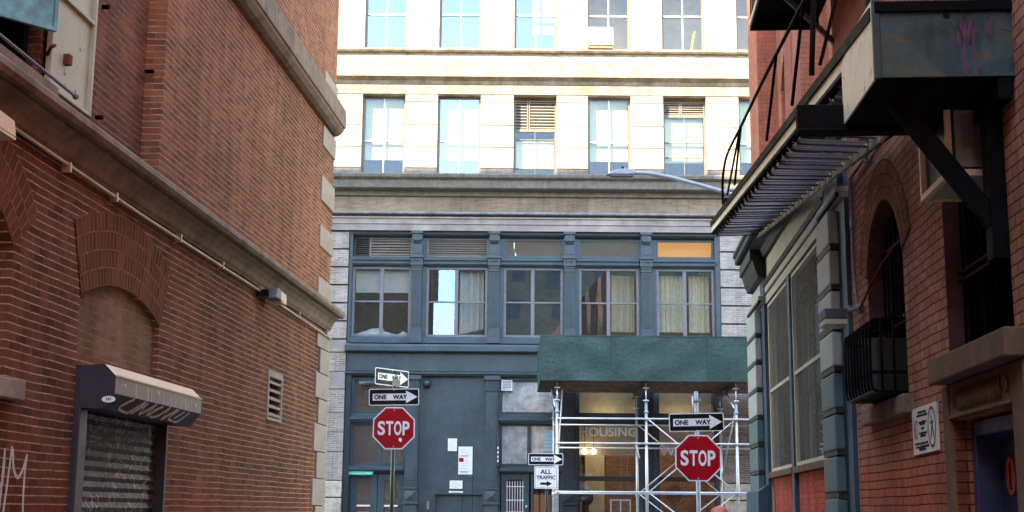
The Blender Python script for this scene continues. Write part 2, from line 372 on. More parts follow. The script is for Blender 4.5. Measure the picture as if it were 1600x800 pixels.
        if s.uv:
            ul = me.uv_layers.new(name='UVMap')
            for k, uvs in s.uv.items():
                for li, q in zip(me.polygons[k].loop_indices, uvs): ul.data[li].uv = q
        me.update()
        o = bpy.data.objects.new(name, me); col.objects.link(o)
        W = s.fr @ Matrix.Translation(off)
        if parent is not None: o.parent = parent; o.matrix_basis = WM[parent].inverted() @ W
        else: o.matrix_basis = W
        WM[o] = W
        if bevel:
            bv = o.modifiers.new('bevel', 'BEVEL'); bv.width = bevel; bv.segments = 2; bv.limit_method = 'ANGLE'; bv.angle_limit = math.radians(40)
        tag(o, label, cat, group, kind)
        return o
def tag(o, label=None, cat=None, group=None, kind=None):
    if label: o['label'] = label
    if cat: o['category'] = cat
    if group: o['group'] = group
    if kind: o['kind'] = kind
def thing(name, label, cat, fr=WF, at=(0, 0, 0), group=None):
    o = bpy.data.objects.new(name, None); col.objects.link(o); o.empty_display_size = .2
    W = fr @ Matrix.Translation(Vector(at)); o.matrix_basis = W; WM[o] = W
    tag(o, label, cat, group); return o
def rect(x0, x1, z0, z1): return [(x0, z0), (x1, z0), (x1, z1), (x0, z1)]
def archpts(x0, x1, zs, rise, n=12):     # points of a segmental arch from right spring to left spring
    hw = (x1-x0)/2; R = (hw*hw+rise*rise)/(2*rise); cz = zs+rise-R; cx = (x0+x1)/2; a = math.asin(min(1, hw/R))
    if rise > hw: a = PI - a
    return [(cx+R*math.sin(a-2*a*k/n), cz+R*math.cos(a-2*a*k/n)) for k in range(n+1)], (cx, cz, R, a)
def archhole(x0, x1, z0, zs, rise, n=12):
    p, _ = archpts(x0, x1, zs, rise, n); return [(x0, z0), (x1, z0)] + p
def archring(mb, x0, x1, zs, rise, th, y, n=16):
    _, (cx, cz, R, a) = archpts(x0, x1, zs, rise, n)
    for k in range(n):
        t0 = -a+2*a*k/n; t1 = -a+2*a*(k+1)/n
        P = lambda r, t: (cx+r*math.sin(t), y, cz+r*math.cos(t))
        mb.face([P(R, t0), P(R, t1), P(R+th, t1), P(R+th, t0)], uv=[(t0*R, 0), (t1*R, 0), (t1*R, th), (t0*R, th)])
    for r_, sgn in ((R, 1), (R+th, -1)):
        for k in range(n):
            t0 = -a+2*a*k/n; t1 = -a+2*a*(k+1)/n
            q = [(cx+r_*math.sin(t), yy, cz+r_*math.cos(t)) for t, yy in ((t0, y), (t0, y+.05), (t1, y+.05), (t1, y))]
            mb.face(q if sgn > 0 else q[::-1], uv=[(t0*R, 0), (t0*R, .05), (t1*R, .05), (t1*R, 0)])
def text(body, x, z, w, h, y, fr, bold=.0, depth=.003, rot=0, skew=None):
    """lettering fitted into w x h with its lower left at x,z; returns an MB"""
    cu = bpy.data.curves.new('t', 'FONT'); cu.body = body; cu.offset = bold; cu.extrude = 0
    ob = bpy.data.objects.new('t', cu); col.objects.link(ob)
    bpy.context.view_layer.update()
    me = bpy.data.meshes.new_from_object(ob.evaluated_get(bpy.context.evaluated_depsgraph_get()))
    xs = [v.co.x for v in me.vertices]; ys = [v.co.y for v in me.vertices]
    x0, x1, y0, y1 = min(xs), max(xs), min(ys), max(ys)
    b = MB(fr); c, s_ = math.cos(rot), math.sin(rot)
    for v in me.vertices:
        u = (v.co.x-x0)/(x1-x0)*w; q = (v.co.y-y0)/(y1-y0)*h
        b.v.append(Vector((x+u*c-q*s_, y, z+u*s_+q*c)))
    for p in me.polygons: b.f.append(list(p.vertices)); b.mi.append(0); b.smooth.append(False)
    n = len(b.v)                       # give the letters their thickness: back copies and rim
    bpy.data.objects.remove(ob); bpy.data.curves.remove(cu); bpy.data.meshes.remove(me)
    return b
def stroke(b, pts, wd, y, jitter=0):   # sprayed or painted line lying on a surface in x,z
    P = [Vector((p[0], p[1])) for p in pts]
    for k in range(len(P)-1):
        d = P[k+1]-P[k]
        if d.length < 1e-6: continue
        n = Vector((-d.y, d.x)).normalized()*wd/2; e = d.normalized()*wd*.3
        a, c = P[k]-e, P[k+1]+e
        yy = y - .0004*(k % 3)
        b.face([(a.x-n.x, yy, a.y-n.y), (c.x-n.x, yy, c.y-n.y), (c.x+n.x, yy, c.y+n.y), (a.x+n.x, yy, a.y+n.y)])
def smooth_pts(pts, n=5):
    out = []; P = [pts[0]] + list(pts) + [pts[-1]]
    for i in range(1, len(P)-2):
        for k in range(n):
            t = k/n; a, b_, c, d = P[i-1], P[i], P[i+1], P[i+2]
            out.append(tuple(.5*((2*b_[j])+(-a[j]+c[j])*t+(2*a[j]-5*b_[j]+4*c[j]-d[j])*t*t+(-a[j]+3*b_[j]-3*c[j]+d[j])*t**3) for j in range(len(b_))))
    out.append(tuple(pts[-1])); return out
# setting
# ------------------------------------------------------------------ ground
b = MB(); b.face([(-200, -200, -.006), (200, -200, -.006), (200, 200, -.006), (-200, 200, -.006)]); b.build('ground', 'asphalt', kind='structure')
b = MB(); b.face([(-80, 25.6, 0), (80, 25.6, 0), (80, 36.3, 0), (-80, 36.3, 0)]); b.build('road', 'asphalt', kind='structure')
b = MB(FR @ Matrix.Identity(4)); b.face([(-3.6, -5.8, 0.004), (60, -5.8, 0.004), (60, -1.1, 0.004), (-3.6, -1.1, .004)][::-1]); b.build('alley_road', 'asphalt', kind='structure')
def slab(name, pts, h, mat):
    b = MB(); n = len(pts); i = 0
    b.v = [Vector((*p, -.05)) for p in pts] + [Vector((*p, h)) for p in pts]
    b.f.append([n+k for k in range(n)]); b.mi.append(0); b.smooth.append(False)
    for k in range(n): b.f.append([k, (k+1) % n, n+(k+1) % n, n+k]); b.mi.append(0); b.smooth.append(False)
    return b.build(name, mat, kind='structure')
def wp(fr, x, y): p = fr @ Vector((x, y, 0)); return (p.x, p.y)
slab('pavement', [wp(FL, -60, 0), wp(FL, -60, -1.05), (-1.75, 25.45), (-80, 25.45), (-80, 21.9), wp(FL, 0, 0)], .13, 'pave')
slab('pavement', [wp(FR, 60, -.95), wp(FR, 60, 0), wp(FR, 0, 0), (80, 21.9), (80, 25.45), (3.3, 25.45)], .13, 'pave')
slab('pavement', [(-80, 36.5), (80, 36.5), (80, 41.2), (-80, 41.2)], .13, 'pave')
b = MB(); b.box(-80, 80, 36.35, 36.5, -.05, .135); b.box(-80, -1.75, 25.45, 25.6, -.05, .135); b.box(3.3, 80, 25.45, 25.6, -.05, .135); b.build('kerb', 'kerb', kind='structure')
b = MB()
for k in range(9): b.face([(-1.5+.6*k, 22.6, .008), (-1.2+.6*k, 22.6, .008), (-1.2+.6*k, 25.2, .008), (-1.5+.6*k, 25.2, .008)])
b.build('road_marking', 'paint', kind='structure')

# ------------------------------------------------------------------ windows
def window(parent, fr, x0, x1, z0, z1, y, mat, gl, fw=.06, mull=(), rails=(), mw=.04, rw=.05, thick=.06, name='window', bars=None, pane=True, yaw=0):
    b = MB(fr)
    b.box(x0, x0+fw, y, y+thick, z0, z1); b.box(x1-fw, x1, y, y+thick, z0, z1)
    b.box(x0+fw, x1-fw, y, y+thick, z1-fw, z1); b.box(x0+fw, x1-fw, y, y+thick, z0, z0+fw)
    for q in mull: b.box(q-mw/2, q+mw/2, y+.008, y+thick-.008, z0+fw, z1-fw)
    for q in rails: b.box(x0+fw, x1-fw, y+.004, y+thick-.004, q-rw/2, q+rw/2)
    o = b.build(name, mat, parent, bevel=.004)
    if pane:
        g = MB(fr)
        xs = [x0+fw*.5] + list(mull) + [x1-fw*.5]; zs = [z0+fw*.5] + list(rails) + [z1-fw*.5]
        for i in range(len(xs)-1):
            for j in range(len(zs)-1):   # old panes never sit quite in one plane
                t = random.uniform(-.0015, .0015) + (yaw if i == 0 else -yaw*.35); u = random.uniform(-.0015, .0015); yy = y+thick*.5
                g.face([(xs[i], yy-t-u, zs[j]), (xs[i+1], yy+t-u, zs[j]), (xs[i+1], yy+t+u, zs[j+1]), (xs[i], yy-t+u, zs[j+1])])
        g.build('pane', gl, o)
    return o
def louver(parent, fr, x0, x1, z0, z1, y, n, mat, name='louver', back='black', tilt=.03):
    b = MB(fr); fw = .035
    b.box(x0, x0+fw, y, y+.08, z0, z1); b.box(x1-fw, x1, y, y+.08, z0, z1); b.box(x0+fw, x1-fw, y, y+.08, z1-fw, z1); b.box(x0+fw, x1-fw, y, y+.08, z0, z0+fw)
    for k in range(n):
        z = z0+fw+(z1-z0-2*fw)*(k+.25)/n; h = (z1-z0-2*fw)/n
        b.face([(x0+fw, y+.005, z), (x1-fw, y+.005, z), (x1-fw, y+.07, z+h*.75), (x0+fw, y+.07, z+h*.75)])
        b.face([(x0+fw, y+.005, z+.012), (x0+fw, y+.07, z+h*.75+.012), (x1-fw, y+.07, z+h*.75+.012), (x1-fw, y+.005, z+.012)])
        b.face([(x0+fw, y+.005, z), (x0+fw, y+.005, z+.012), (x1-fw, y+.005, z+.012), (x1-fw, y+.005, z)][::-1])
    b.cur = 1; b.box(x0+.005, x1-.005, y+.081, y+.1, z0+.005, z1-.005)
    return b.build(name, [mat, back], parent)

# ------------------------------------------------------------------ loft building across the street
LB = thing('loft_building', 'pale loft building across the street with a slate blue cast iron front', 'building', FA, (.7, 0, .13))
CX = [-6.36, -4.03, -1.68, .69, 3.0, 5.35, 7.7]; HW = .67
# masonry faces
b = MB(FA)
b.sheet(rect(-14, 16, 11.6, 24), [rect(c-HW, c+HW, 11.78, 14.34) for c in CX] + [rect(c-HW, c+HW, 15.86, 19.2) for c in CX], 0, .26)
b.box(-14, 16, 6, 9, .1, 24.1); b.box(-14, -13.9, .3, 6, .1, 24.1); b.box(15.9, 16, .3, 6, .1, 24.1); b.box(-14, 16, .0, 9, 24.0, 24.15)
b.build('wall', 'brickU', LB, recentre=False)
b = MB(FA); b.sheet(rect(-14, 16, 10.0, 11.599), [], .01); b.build('band_wall', 'brickT', LB, recentre=False)
b = MB(FA)
for x0, x1 in ((-14, -5.6), (7.55, 16)): b.box(x0, x1, .02, .4, .1, 10.0)
b.build('side_wall', 'brickD', LB, recentre=False)
# rusticated piers, third floor
for i in range(len(CX)+1):
    x0 = CX[i-1]+HW if i else -8.6; x1 = CX[i]-HW if i < len(CX) else 9.9
    b = MB(FA)
    zs = [11.99, 12.66, 13.37, 14.12, 14.36]
    for k in range(4): b.box(x0+.0, x1-.0, -.05, .05, zs[k]+.012, zs[k+1]-.012)
    b.build('stone_pier', 'stone', LB, bevel=.012)
    b = MB(FA); b.box(x0+.01, x1-.01, -.03, .05, 11.78, 11.99); b.build('pier_base', 'brickG', LB, recentre=False)  # darker grey course at the foot of each stone pier
# mouldings of the upper storeys
def mould(name, prof, mat, x0=-8.8, x1=10.2, **k):
    b = MB(FA); b.extr(prof, x0, x1); return b.build(name, mat, LB, **k)
mould('sill_course', [(.05, 15.72), (-.10, 15.74), (-.14, 15.79), (-.14, 15.85), (.05, 15.855)], 'stoneC')
mould('stone_band', [(.04, 15.27), (-.03, 15.27), (-.03, 15.42), (.04, 15.42)], 'stoneC')
mould('cornice', [(.05, 14.69), (-.05, 14.69), (-.08, 14.80), (-.20, 14.87), (-.25, 14.89), (-.25, 14.98), (-.20, 15.02), (-.18, 15.22), (-.1, 15.268), (.05, 15.268)], 'stoneC')
mould('lintel_course', [(.05, 14.372), (-.06, 14.372), (-.06, 14.66), (.05, 14.66)], 'stoneC')
mould('cornice', [(.05, 11.10), (-.08, 11.10), (-.10, 11.24), (-.34, 11.27), (-.38, 11.30), (-.38, 11.53), (-.42, 11.55), (-.50, 11.60), (-.52, 11.68), (-.50, 11.72), (0.05, 11.775)], 'stoneG')
mould('ledge', [(.05, 10.50), (-.16, 10.50), (-.20, 10.53), (-.20, 10.57), (.05, 10.63)], 'bluest')
mould('lintel_band', [(.05, 10.0), (-.13, 10.0), (-.13, 10.19), (-.16, 10.2), (-.16, 10.23), (-.13, 10.24), (-.13, 10.36), (-.17, 10.38), (-.17, 10.42), (.05, 10.42)], 'lintel')
# corner piers of banded grey brick
for x0, x1 in ((-5.75, -4.99), (6.36, 7.6)):
    z = 9.97; zz_ = []
    while z > 6.75: zz_.append((z-.525, z-.02)); z -= .555
    for za, zb in zz_ + [(5.67, 6.24), (4.45, 5.13), (3.87, 4.43), (3.29, 3.85), (2.45, 3.27)]:
        b = MB(FA); b.box(x0, x1, -.06, .1, za, zb); b.build('brick_block', 'brickF', LB, recentre=False)
    b = MB(FA); b.box(x0-.01, x1+.01, -.09, .1, 6.26, 6.62); b.build('stone_block', 'lintel', LB, bevel=.01)
    b = MB(FA); b.box(x0, x1, -.07, .1, 5.15, 5.65); b.build('stone_block', 'lintel', LB, bevel=.01)
    for za, zb in ((1.95, 2.42), (.12, 1.92)): b = MB(FA); b.box(x0, x1, -.09, .1, za, zb); b.build('pier_foot', 'roughst', LB, bevel=.02)
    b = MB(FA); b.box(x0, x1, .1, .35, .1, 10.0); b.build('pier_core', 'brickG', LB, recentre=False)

# upper windows
def upper_window(c, z0, z1, rail, style):
    gl = 'glassB' if style in 'BC' else 'glassU'
    o = window(LB, FA, c-HW, c+HW, z0, z1, .18, 'frameB', gl, fw=.065, mull=(c,), rails=(rail,), mw=.032, rw=.055)
    b = MB(FA); b.box(c-HW+.07, c+HW-.07, .165, .18, rail-.02, rail+.03); b.box(c-.014, c+.014, .168, .186, z0+.07, rail-.02); b.box(c-.014, c+.014, .168, .186, rail+.03, z1-.07)
    b.build('muntin', 'white', o)
    return o
for i, c in enumerate(CX):
    w3 = 'UUBLUSU'[i]
    if w3 == 'L':
        louver(LB, FA, c-HW+.02, c-.22, 13.30, 14.25, .2, 9, 'louver'); louver(LB, FA, c-.2, c+HW-.02, 13.30, 14.25, .2, 9, 'louver')
        o = window(LB, FA, c-HW, c+HW, 11.78, 13.29, .18, 'frameB', 'glassU', rails=(12.05, 12.98), mull=(c,), mw=.02, rw=.03)
        b = MB(FA); b.box(c-HW+.08, c+HW-.08, .3, .31, 12.1, 12.95); b.build('blind', 'blind', o)
    elif w3 == 'S':
        louver(LB, FA, c-HW+.02, c-.12, 13.80, 14.24, .2, 5, 'louver'); louver(LB, FA, c-.1, c+HW-.02, 13.80, 14.24, .2, 5, 'louver')
        o = window(LB, FA, c-HW, c+HW, 11.78, 13.79, .18, 'frameB', 'glassU', rails=(12.44, 12.92), mull=(c,), mw=.02, rw=.04)
        b = MB(FA); b.box(c-HW+.08, c+HW-.08, .32, .33, 12.3, 13.72); b.build('blind', 'blind', o)
    else:
        o = upper_window(c, 11.78, 14.34, 12.90, w3)
        b = MB(FA); b.box(c-HW+.08, c+HW-.08, .32, .33, 12.33, 14.28); b.build('blind', 'blind', o)
    o = upper_window(c, 15.86, 19.2, 17.05, 'BBBBUUU'[i])
    if i in (3,):
        b = MB(FA); b.box(c-.1, c+HW-.08, .4, .41, 16.5, 19.1); b.build('blind', 'blind', o)
b = MB(FA)   # rooms of the two upper floors
b.box(-9, 10, .3, 5, 11.5, 11.72); b.box(-9, 10, .3, 5, 14.6, 15.6); b.box(-9, 10, .3, 5, 19.4, 19.6); b.box(-9, 10, 2.4, 2.5, 11.72, 19.4)
for x in (-5.2, -.5, 4.2): b.box(x-.06, x+.06, .5, 4.9, 11.72, 14.6); b.box(x-.06, x+.06, .5, 4.9, 15.6, 19.4)
b.build('interior', 'room', LB)
b = MB(FA); t = math.radians(14); b.bar((5.62, .5, 15.9), (5.78, .55, 16.72), .12, .03); b.build('board', 'yellow', label='yellow board leaning inside the top right window of the pale building', cat='board')

# ------------------------------------------------------------------ cast iron front
PX = [-2.9, -.54, 1.76, 4.1]
IX0, IX1 = -4.97, 6.36
bays2 = [(-4.86, -3.08), (-2.60, -.74), (-.24, 1.56), (2.06, 3.88), (4.42, 6.18)]
b = MB(FA)
b.sheet(rect(IX0, IX1, 6.3, 10.0), [rect(x0, x1, 6.76, 8.90) for x0, x1 in bays2] + [rect(x0, x1, 9.22, 9.80) for x0, x1 in bays2], .1, .12)
b.build('iron_front', 'iron', LB, recentre=False)
b = MB(FA); b.extr([(.1, 9.82), (.0, 9.84), (-.04, 9.9), (-.04, 9.99), (.1, 9.99)], IX0+.08, IX1-.08); b.build('head_beam', 'ironD', LB)  # dark tone stands for the deep shadow on this beam
for x0, x1 in [(IX0+.08, PX[0]-.21)] + [(PX[i]+.21, PX[i+1]-.21) for i in range(3)] + [(PX[3]+.21, IX1-.08)]:
    b = MB(FA); b.extr([(.1, 8.93), (.02, 8.94), (.0, 8.98), (-.03, 8.985), (-.03, 9.03), (.01, 9.05), (.01, 9.09), (-.05, 9.1), (-.05, 9.15), (.03, 9.2), (.1, 9.2)], x0, x1); b.build('transom_moulding', 'iron', LB)
    b = MB(FA); b.extr([(.1, 6.55), (-.04, 6.55), (-.04, 6.68), (.0, 6.72), (.1, 6.755)], x0, x1); b.build('window_sill', 'iron', LB)
def pilaster2(x):
    b = MB(FA); h = .18
    b.box(x-h, x+h, -.10, .1, 6.55, 6.98); b.box(x-h-.02, x+h+.02, -.12, .1, 6.55, 6.72)
    b.box(x-.155, x+.155, -.06, .1, 6.98, 8.86)
    for k in range(6): b.box(x-.135+k*.045, x-.112+k*.045, -.082, -.061, 7.05, 8.72)
    b.box(x-.17, x+.17, -.09, .1, 8.76, 8.80); b.box(x-.19, x+.19, -.12, .1, 8.93, 9.0); b.box(x-.21, x+.21, -.15, .1, 9.16, 9.23)
    b.box(x-.17, x+.17, -.08, .1, 8.86, 8.93); b.box(x-.19, x+.19, -.10, .1, 9.0, 9.16)
    for k in (-1, 0, 1): b.sphere((x+k*.09, -.12, 9.08), .03, 8)
    b.box(x-.17, x+.17, -.05, .1, 9.23, 9.98); b.box(x-.12, x+.12, -.065, -.051, 9.3, 9.62)
    b.prism([(x-.14, 9.7), (x+.14, 9.7), (x+.14, 9.96), (x-.14, 9.96)], -.16, -.05)
    b.extr([(-.05, 9.6), (-.10, 9.62), (-.155, 9.7), (-.05, 9.7)], x-.11, x+.11)
    b.box(x-.18, x+.18, -.2, .1, 9.90, 9.985)
    return b.build('pilaster', 'iron', LB, bevel=.006)
for x in PX: pilaster2(x)
for x0, x1 in ((IX0, -4.87), (6.2, IX1)):
    b = MB(FA); b.box(x0, x1, -.03, .1, 6.5, 9.98); b.box(x0+.02, x1-.02, -.05, -.03, 6.6, 8.9); b.build('corner_strip', 'iron', LB, bevel=.006)
mould('ledge', [(.1, 6.27), (-.16, 6.27), (-.2, 6.3), (-.2, 6.44), (-.16, 6.5), (.1, 6.54)], 'iron', IX0-.04, IX1+.02)
mould('frieze', [(.1, 5.70), (.0, 5.70), (.0, 6.265), (.1, 6.265)], 'iron', IX0, IX1)
mould('cornice', [(.1, 5.56), (-.02, 5.56), (-.05, 5.6), (-.10, 5.62), (-.10, 5.67), (.1, 5.70)], 'iron', IX0-.02, IX1)
# second floor windows and transoms
for i, (x0, x1) in enumerate(bays2):
    c = (x0+x1)/2 - (.02 if i else 0)
    o = window(LB, FA, x0, x1, 6.76, 8.90, .12, 'frame', 'glassW', fw=.07, mull=(c,), rails=(7.83,), mw=.11, rw=.05, thick=.08, yaw=.009 if i == 1 else 0)
    if i == 0:
        for s in (x0+.08, c+.05):
            b = MB(FA); b.box(s, s+.76, .3, .31, 8.13, 8.82); b.build('blind', 'blindG', o)
    if i == 1:
        b = MB(FA); n = 36; xs = c+.1; wd = .74
        for k in range(n):
            u0, u1 = xs+wd*k/n, xs+wd*(k+1)/n; yf = lambda q: .34+.05*math.sin(q*31+2*math.sin(q*7))+.1*(q-xs)
            zb = lambda q: 6.86+.25*(q-xs)
            b.face([(u0, yf(u0), zb(u0)), (u1, yf(u1), zb(u1)), (u1, yf(u1)+.02, 8.8), (u0, yf(u0)+.02, 8.8)], sm=True)
        b.build('curtain_or_reflection', 'blindG', o)  # added folds stand in for the wavy reflection in this pane
    if i in (3, 4):
        b = MB(FA); xs = c+.1 if i == 3 else x0+.1; n = 40; wd = .72 if i == 3 else 1.55
        for k in range(n):
            if i == 4 and 19 < k < 24: continue
            u0, u1 = xs+wd*k/n, xs+wd*(k+1)/n
            y0, y1 = .45+.05*math.sin(k*1.7)+.1*(k/n), .45+.05*math.sin((k+1)*1.7)+.1*((k+1)/n)
            zb = 7.0
            b.face([(u0, y0, zb), (u1, y1, zb), (u1, y1, 8.75), (u0, y0, 8.75)])
        b.build('curtain_or_reflection', 'cream', o)  # added drapes stand in for the cream reflections here
    if i == 0:
        louver(LB, FA, x0+.02, x0+.5, 9.22, 9.80, .12, 8, 'louverD'); louver(LB, FA, x0+.5, x1, 9.22, 9.80, .12, 6, 'louver')
    elif i == 1: louver(LB, FA, x0, x1, 9.22, 9.80, .12, 7, 'louver')
    else:
        o = window(LB, FA, x0, x1, 9.22, 9.80, .12, 'iron', 'glassD' if i < 4 else 'glassS', fw=.06, name='transom_window')
        if i == 4:
            b = MB(FA); b.face([(x0, .9, 9.1), (x1, .9, 9.1), (x1, .3, 9.9), (x0, .3, 9.9)]); b.build('glowing_ceiling', 'ceil', o)  # ceiling given its own glow in place of room light
b = MB(FA)
b.box(IX0, IX1, .3, 5, 6.3, 6.6); b.box(IX0, IX1, .6, 5, 9.98, 10.1); b.box(IX0, IX1, 4.9, 5, 6.6, 9.98)
b.build('dark_interior', 'roomD', LB)
# dust sheets behind the first window
b = MB(FA); n = 36; m_ = 10
for i in range(n+1):
    for j in range(m_+1):
        x = -4.78+1.6*i/n; v = j/m_
        hgt = .10 + .20*max(0, math.sin(i/n*PI*.95+.35))**2*(1-.55*(i > n*.55)) + .12*math.exp(-((i-33)/2.5)**2) + .05*noise.noise(Vector((x*3, v*3, 0)))
        b.v.append(Vector((x, .30+.6*v, 6.76 + hgt*math.sin(PI*min(1, v*1.1+.05)) + .02*noise.noise(Vector((x*9, v*9, 2))))))
for i in range(n):
    for j in range(m_):
        a = i*(m_+1)+j; b.f.append([a, a+m_+1, a+m_+2, a+1]); b.mi.append(0); b.smooth.append(True)
b.build('dust_sheet', 'cloth', label='white crumpled sheet lying inside the leftmost second floor window', cat='sheet')

# ground floor
b = MB(FA)
g_open = [rect(-4.72, -3.18, 4.46, 5.42), rect(-4.74, -3.14, 2.94, 4.10), rect(-4.78, -3.12, .14, 2.66),
          rect(-.30, 1.48, 4.46, 5.46), rect(-.30, 1.48, 2.92, 4.14), rect(-.30, 1.48, .14, 2.74),
          rect(2.02, 3.80, 4.46, 5.22), rect(2.02, 3.80, .5, 4.16), rect(4.42, 6.14, 4.46, 5.22), rect(4.42, 6.14, .5, 4.16),
          rect(-2.22, -.80, .14, 2.06)]
b.sheet(rect(IX0, IX1, .1, 5.69), g_open, .12, .14); b.build('shop_front', 'iron', LB, recentre=False)
def pilaster1(x, dark=False, h=.19):
    m_ = 'ironD' if dark else 'iron'
    b = MB(FA)
    b.box(x-h, x+h, -.06, .12, 2.24, 5.14); b.box(x-h+.06, x+h-.06, -.075, -.061, 2.45, 5.0)
    b.box(x-h-.03, x+h+.03, -.1, .12, 5.12, 5.17); b.box(x-h-.01, x+h+.01, -.08, .12, 5.17, 5.44)
    for k in range(6): b.box(x-h+.02+k*(2*h-.04)/6, x-h+.02+(k+.55)*(2*h-.04)/6, -.11, -.081, 5.2, 5.42)
    b.box(x-h-.06, x+h+.06, -.14, .12, 5.44, 5.57)
    b.box(x-h-.04, x+h+.04, -.10, .12, 2.19, 2.25); b.box(x-h-.02, x+h+.02, -.07, .12, 1.83, 2.19); b.box(x-h-.05, x+h+.05, -.12, .12, 1.76, 1.83)
    i = len(b.v); q = h-.02                    # pyramid boss on the block
    b.v += [Vector((x-q, -.071, 1.86)), Vector((x+q, -.071, 1.86)), Vector((x+q, -.071, 2.16)), Vector((x-q, -.071, 2.16)), Vector((x, -.13, 2.01))]
    for k in range(4): b.f.append([i+k, i+(k+1) % 4, i+4]); b.mi.append(0); b.smooth.append(False)
    b.box(x-h-.01, x+h+.01, -.06, .12, .12, 1.76)
    return b.build('pilaster', m_, LB, bevel=.006)
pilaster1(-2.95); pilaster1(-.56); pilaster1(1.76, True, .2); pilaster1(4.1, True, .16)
b = MB(FA); b.box(IX0, -4.8, -.04, .12, .12, 5.56); b.build('corner_strip', 'ironD', LB, bevel=.005)
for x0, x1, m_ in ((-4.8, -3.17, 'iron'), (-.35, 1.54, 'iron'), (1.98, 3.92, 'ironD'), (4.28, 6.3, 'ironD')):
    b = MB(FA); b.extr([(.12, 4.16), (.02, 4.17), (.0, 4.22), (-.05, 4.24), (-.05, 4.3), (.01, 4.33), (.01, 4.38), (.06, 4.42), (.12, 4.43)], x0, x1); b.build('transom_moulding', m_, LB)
for x0, x1 in ((-4.8, -3.17), (-.35, 1.54)):
    b = MB(FA); b.extr([(.12, 2.70), (.05, 2.70), (-.03, 2.75), (-.03, 2.83), (.12, 2.88)], x0, x1); b.build('transom_moulding', 'iron', LB)
window(LB, FA, -4.72, -3.18, 4.46, 5.42, .16, 'iron', 'glassD', fw=.05, name='transom_window')
window(LB, FA, -4.74, -3.14, 2.94, 4.10, .16, 'iron', 'glassD', fw=.05, mull=(-3.92,), mw=.11)
window(LB, FA, -.30, 1.48, 4.46, 5.46, .16, 'iron', 'glassF', fw=.05, name='transom_window')
o = window(LB, FA, -.30, 1.48, 2.92, 4.14, .16, 'iron', 'glassF', fw=.05, mull=(.56,), mw=.12)
b = MB(FA); b.box(-.26, .5, .2, .215, 2.97, 3.25); b.build('lower_strip', 'wood', o)
b = MB(FA)   # pale blue emblem of a stepped gable on the glass
for k in range(4): b.prism([(1.0, 3.35+k*.11), (1.38, 3.35+k*.11), (1.38, 3.44+k*.11), (1.0, 3.44+k*.11)], .176, .18)
b.prism([(1.0, 3.79), (1.38, 3.79), (1.22, 3.98), (1.16, 3.98)], .176, .18)
M['pblue'] = plain('pale_blue_film', (.30, .55, .66), .6, var=.05, bstr=0)
b.build('window_emblem', 'pblue', o)
# double doors with glass, left bay
for x0, x1 in ((-4.76, -3.96), (-3.94, -3.14)):
    d = window(LB, FA, x0, x1, .15, 2.64, .17, 'iron', 'glassD', fw=.19, name='door', thick=.05)
    b = MB(FA); b.box(x0+.2, x1-.2, .14, .165, 1.68, 1.73); b.build('push_bar', 'white', d)
    b = MB(FA); b.box(x0+.24, x1-.24, .19, .192, 1.35, 1.52); b.build('door_notice', 'signw', d)
b = MB(FA); b.box(-4.7, -3.2, .8, 1.1, 1.9, 1.93); b.box(-4.7, -3.2, .8, 1.1, 1.6, 1.63)
for k in range(7): b.box(-4.6+k*.2, -4.5+k*.2, .85, .95, 1.93, 2.0+random.random()*.15)
b.build('shelf', 'wood', LB)
# door with a white grille, third bay
d = window(LB, FA, -.27, .56, .15, 2.70, .17, 'iron', 'glassS', fw=.2, name='door', thick=.05)
b = MB(FA)
for k in range(7): b.box(-.10+k*.078, -.083+k*.078, .14, .157, .5, 2.45)
for z in (2.3, 1.9, 1.55, 1.2): b.box(-.12, .42, .157, .17, z-.012, z+.012)
b.build('grille', 'signw', d); b = MB(FA); b.sphere((.49, .13, 1.72), .04, 10); b.build('handle', 'steel', d)
d = window(LB, FA, .62, 1.46, .15, 2.70, .17, 'iron', 'glassS', fw=.06, name='side_window', thick=.05)
b = MB(FA); b.box(.64, 1.3, .4, .42, .2, 2.06); b.build('panel', 'wood', d)
# flush doors in the blank middle bay
b = MB(FA); b.box(-2.22, -1.5, .17, .21, .15, 2.04); b.box(-1.46, -.82, .17, .21, .15, 2.04); d = b.build('door', 'iron', LB, bevel=.006)
b = MB(FA); b.box(-2.27, -2.22, .06, .17, .14, 2.1); b.box(-.82, -.77, .06, .17, .14, 2.1); b.box(-2.22, -.82, .06, .17, 2.05, 2.1); b.box(-1.5, -1.46, .12, .2, .14, 2.05); b.build('door_frame', 'iron', LB)
# shop windows
for i, (x0, x1) in enumerate(((2.02, 3.80), (4.42, 6.14))):
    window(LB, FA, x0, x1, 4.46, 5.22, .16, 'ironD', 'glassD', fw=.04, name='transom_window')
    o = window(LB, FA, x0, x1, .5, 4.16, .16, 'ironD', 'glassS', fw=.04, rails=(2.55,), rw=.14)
    if i == 0: t = text('HOUSING', 2.06, 3.80, 1.72, .27, .145, FA, bold=.02)
    else: t = text('WORKS', 4.46, 3.24, 1.55, .27, .145, FA, bold=.02)
    t.build('lettering', 'signw', o)
b = MB(FA)   # yellowish ceiling boards seen through the transoms
b.box(1.95, 6.2, 1.3, 1.35, 4.3, 5.4); b.build('transom_board', 'cream', LB)
b = MB(FA); b.box(2.0, 3.85, .62, .64, 3.27, 4.16); b.box(4.35, 6.15, .62, .64, 3.27, 4.16); b.build('header_board', 'room', LB)
b = MB(FA); b.box(2.0, 6.2, 2.6, 2.7, .1, 4.2); b.box(1.95, 2.0, .45, 2.7, .1, 4.2); b.box(6.2, 6.25, .45, 2.7, .1, 4.2); b.build('interior_wall', 'brickI', LB, recentre=False)
b = MB(FA); b.box(2.35, 2.95, 2.3, 2.55, .1, 4.1)
for k in range(30): b.box(2.34, 2.96, 2.28, 2.3, 2.0+k*.07, 2.03+k*.07)
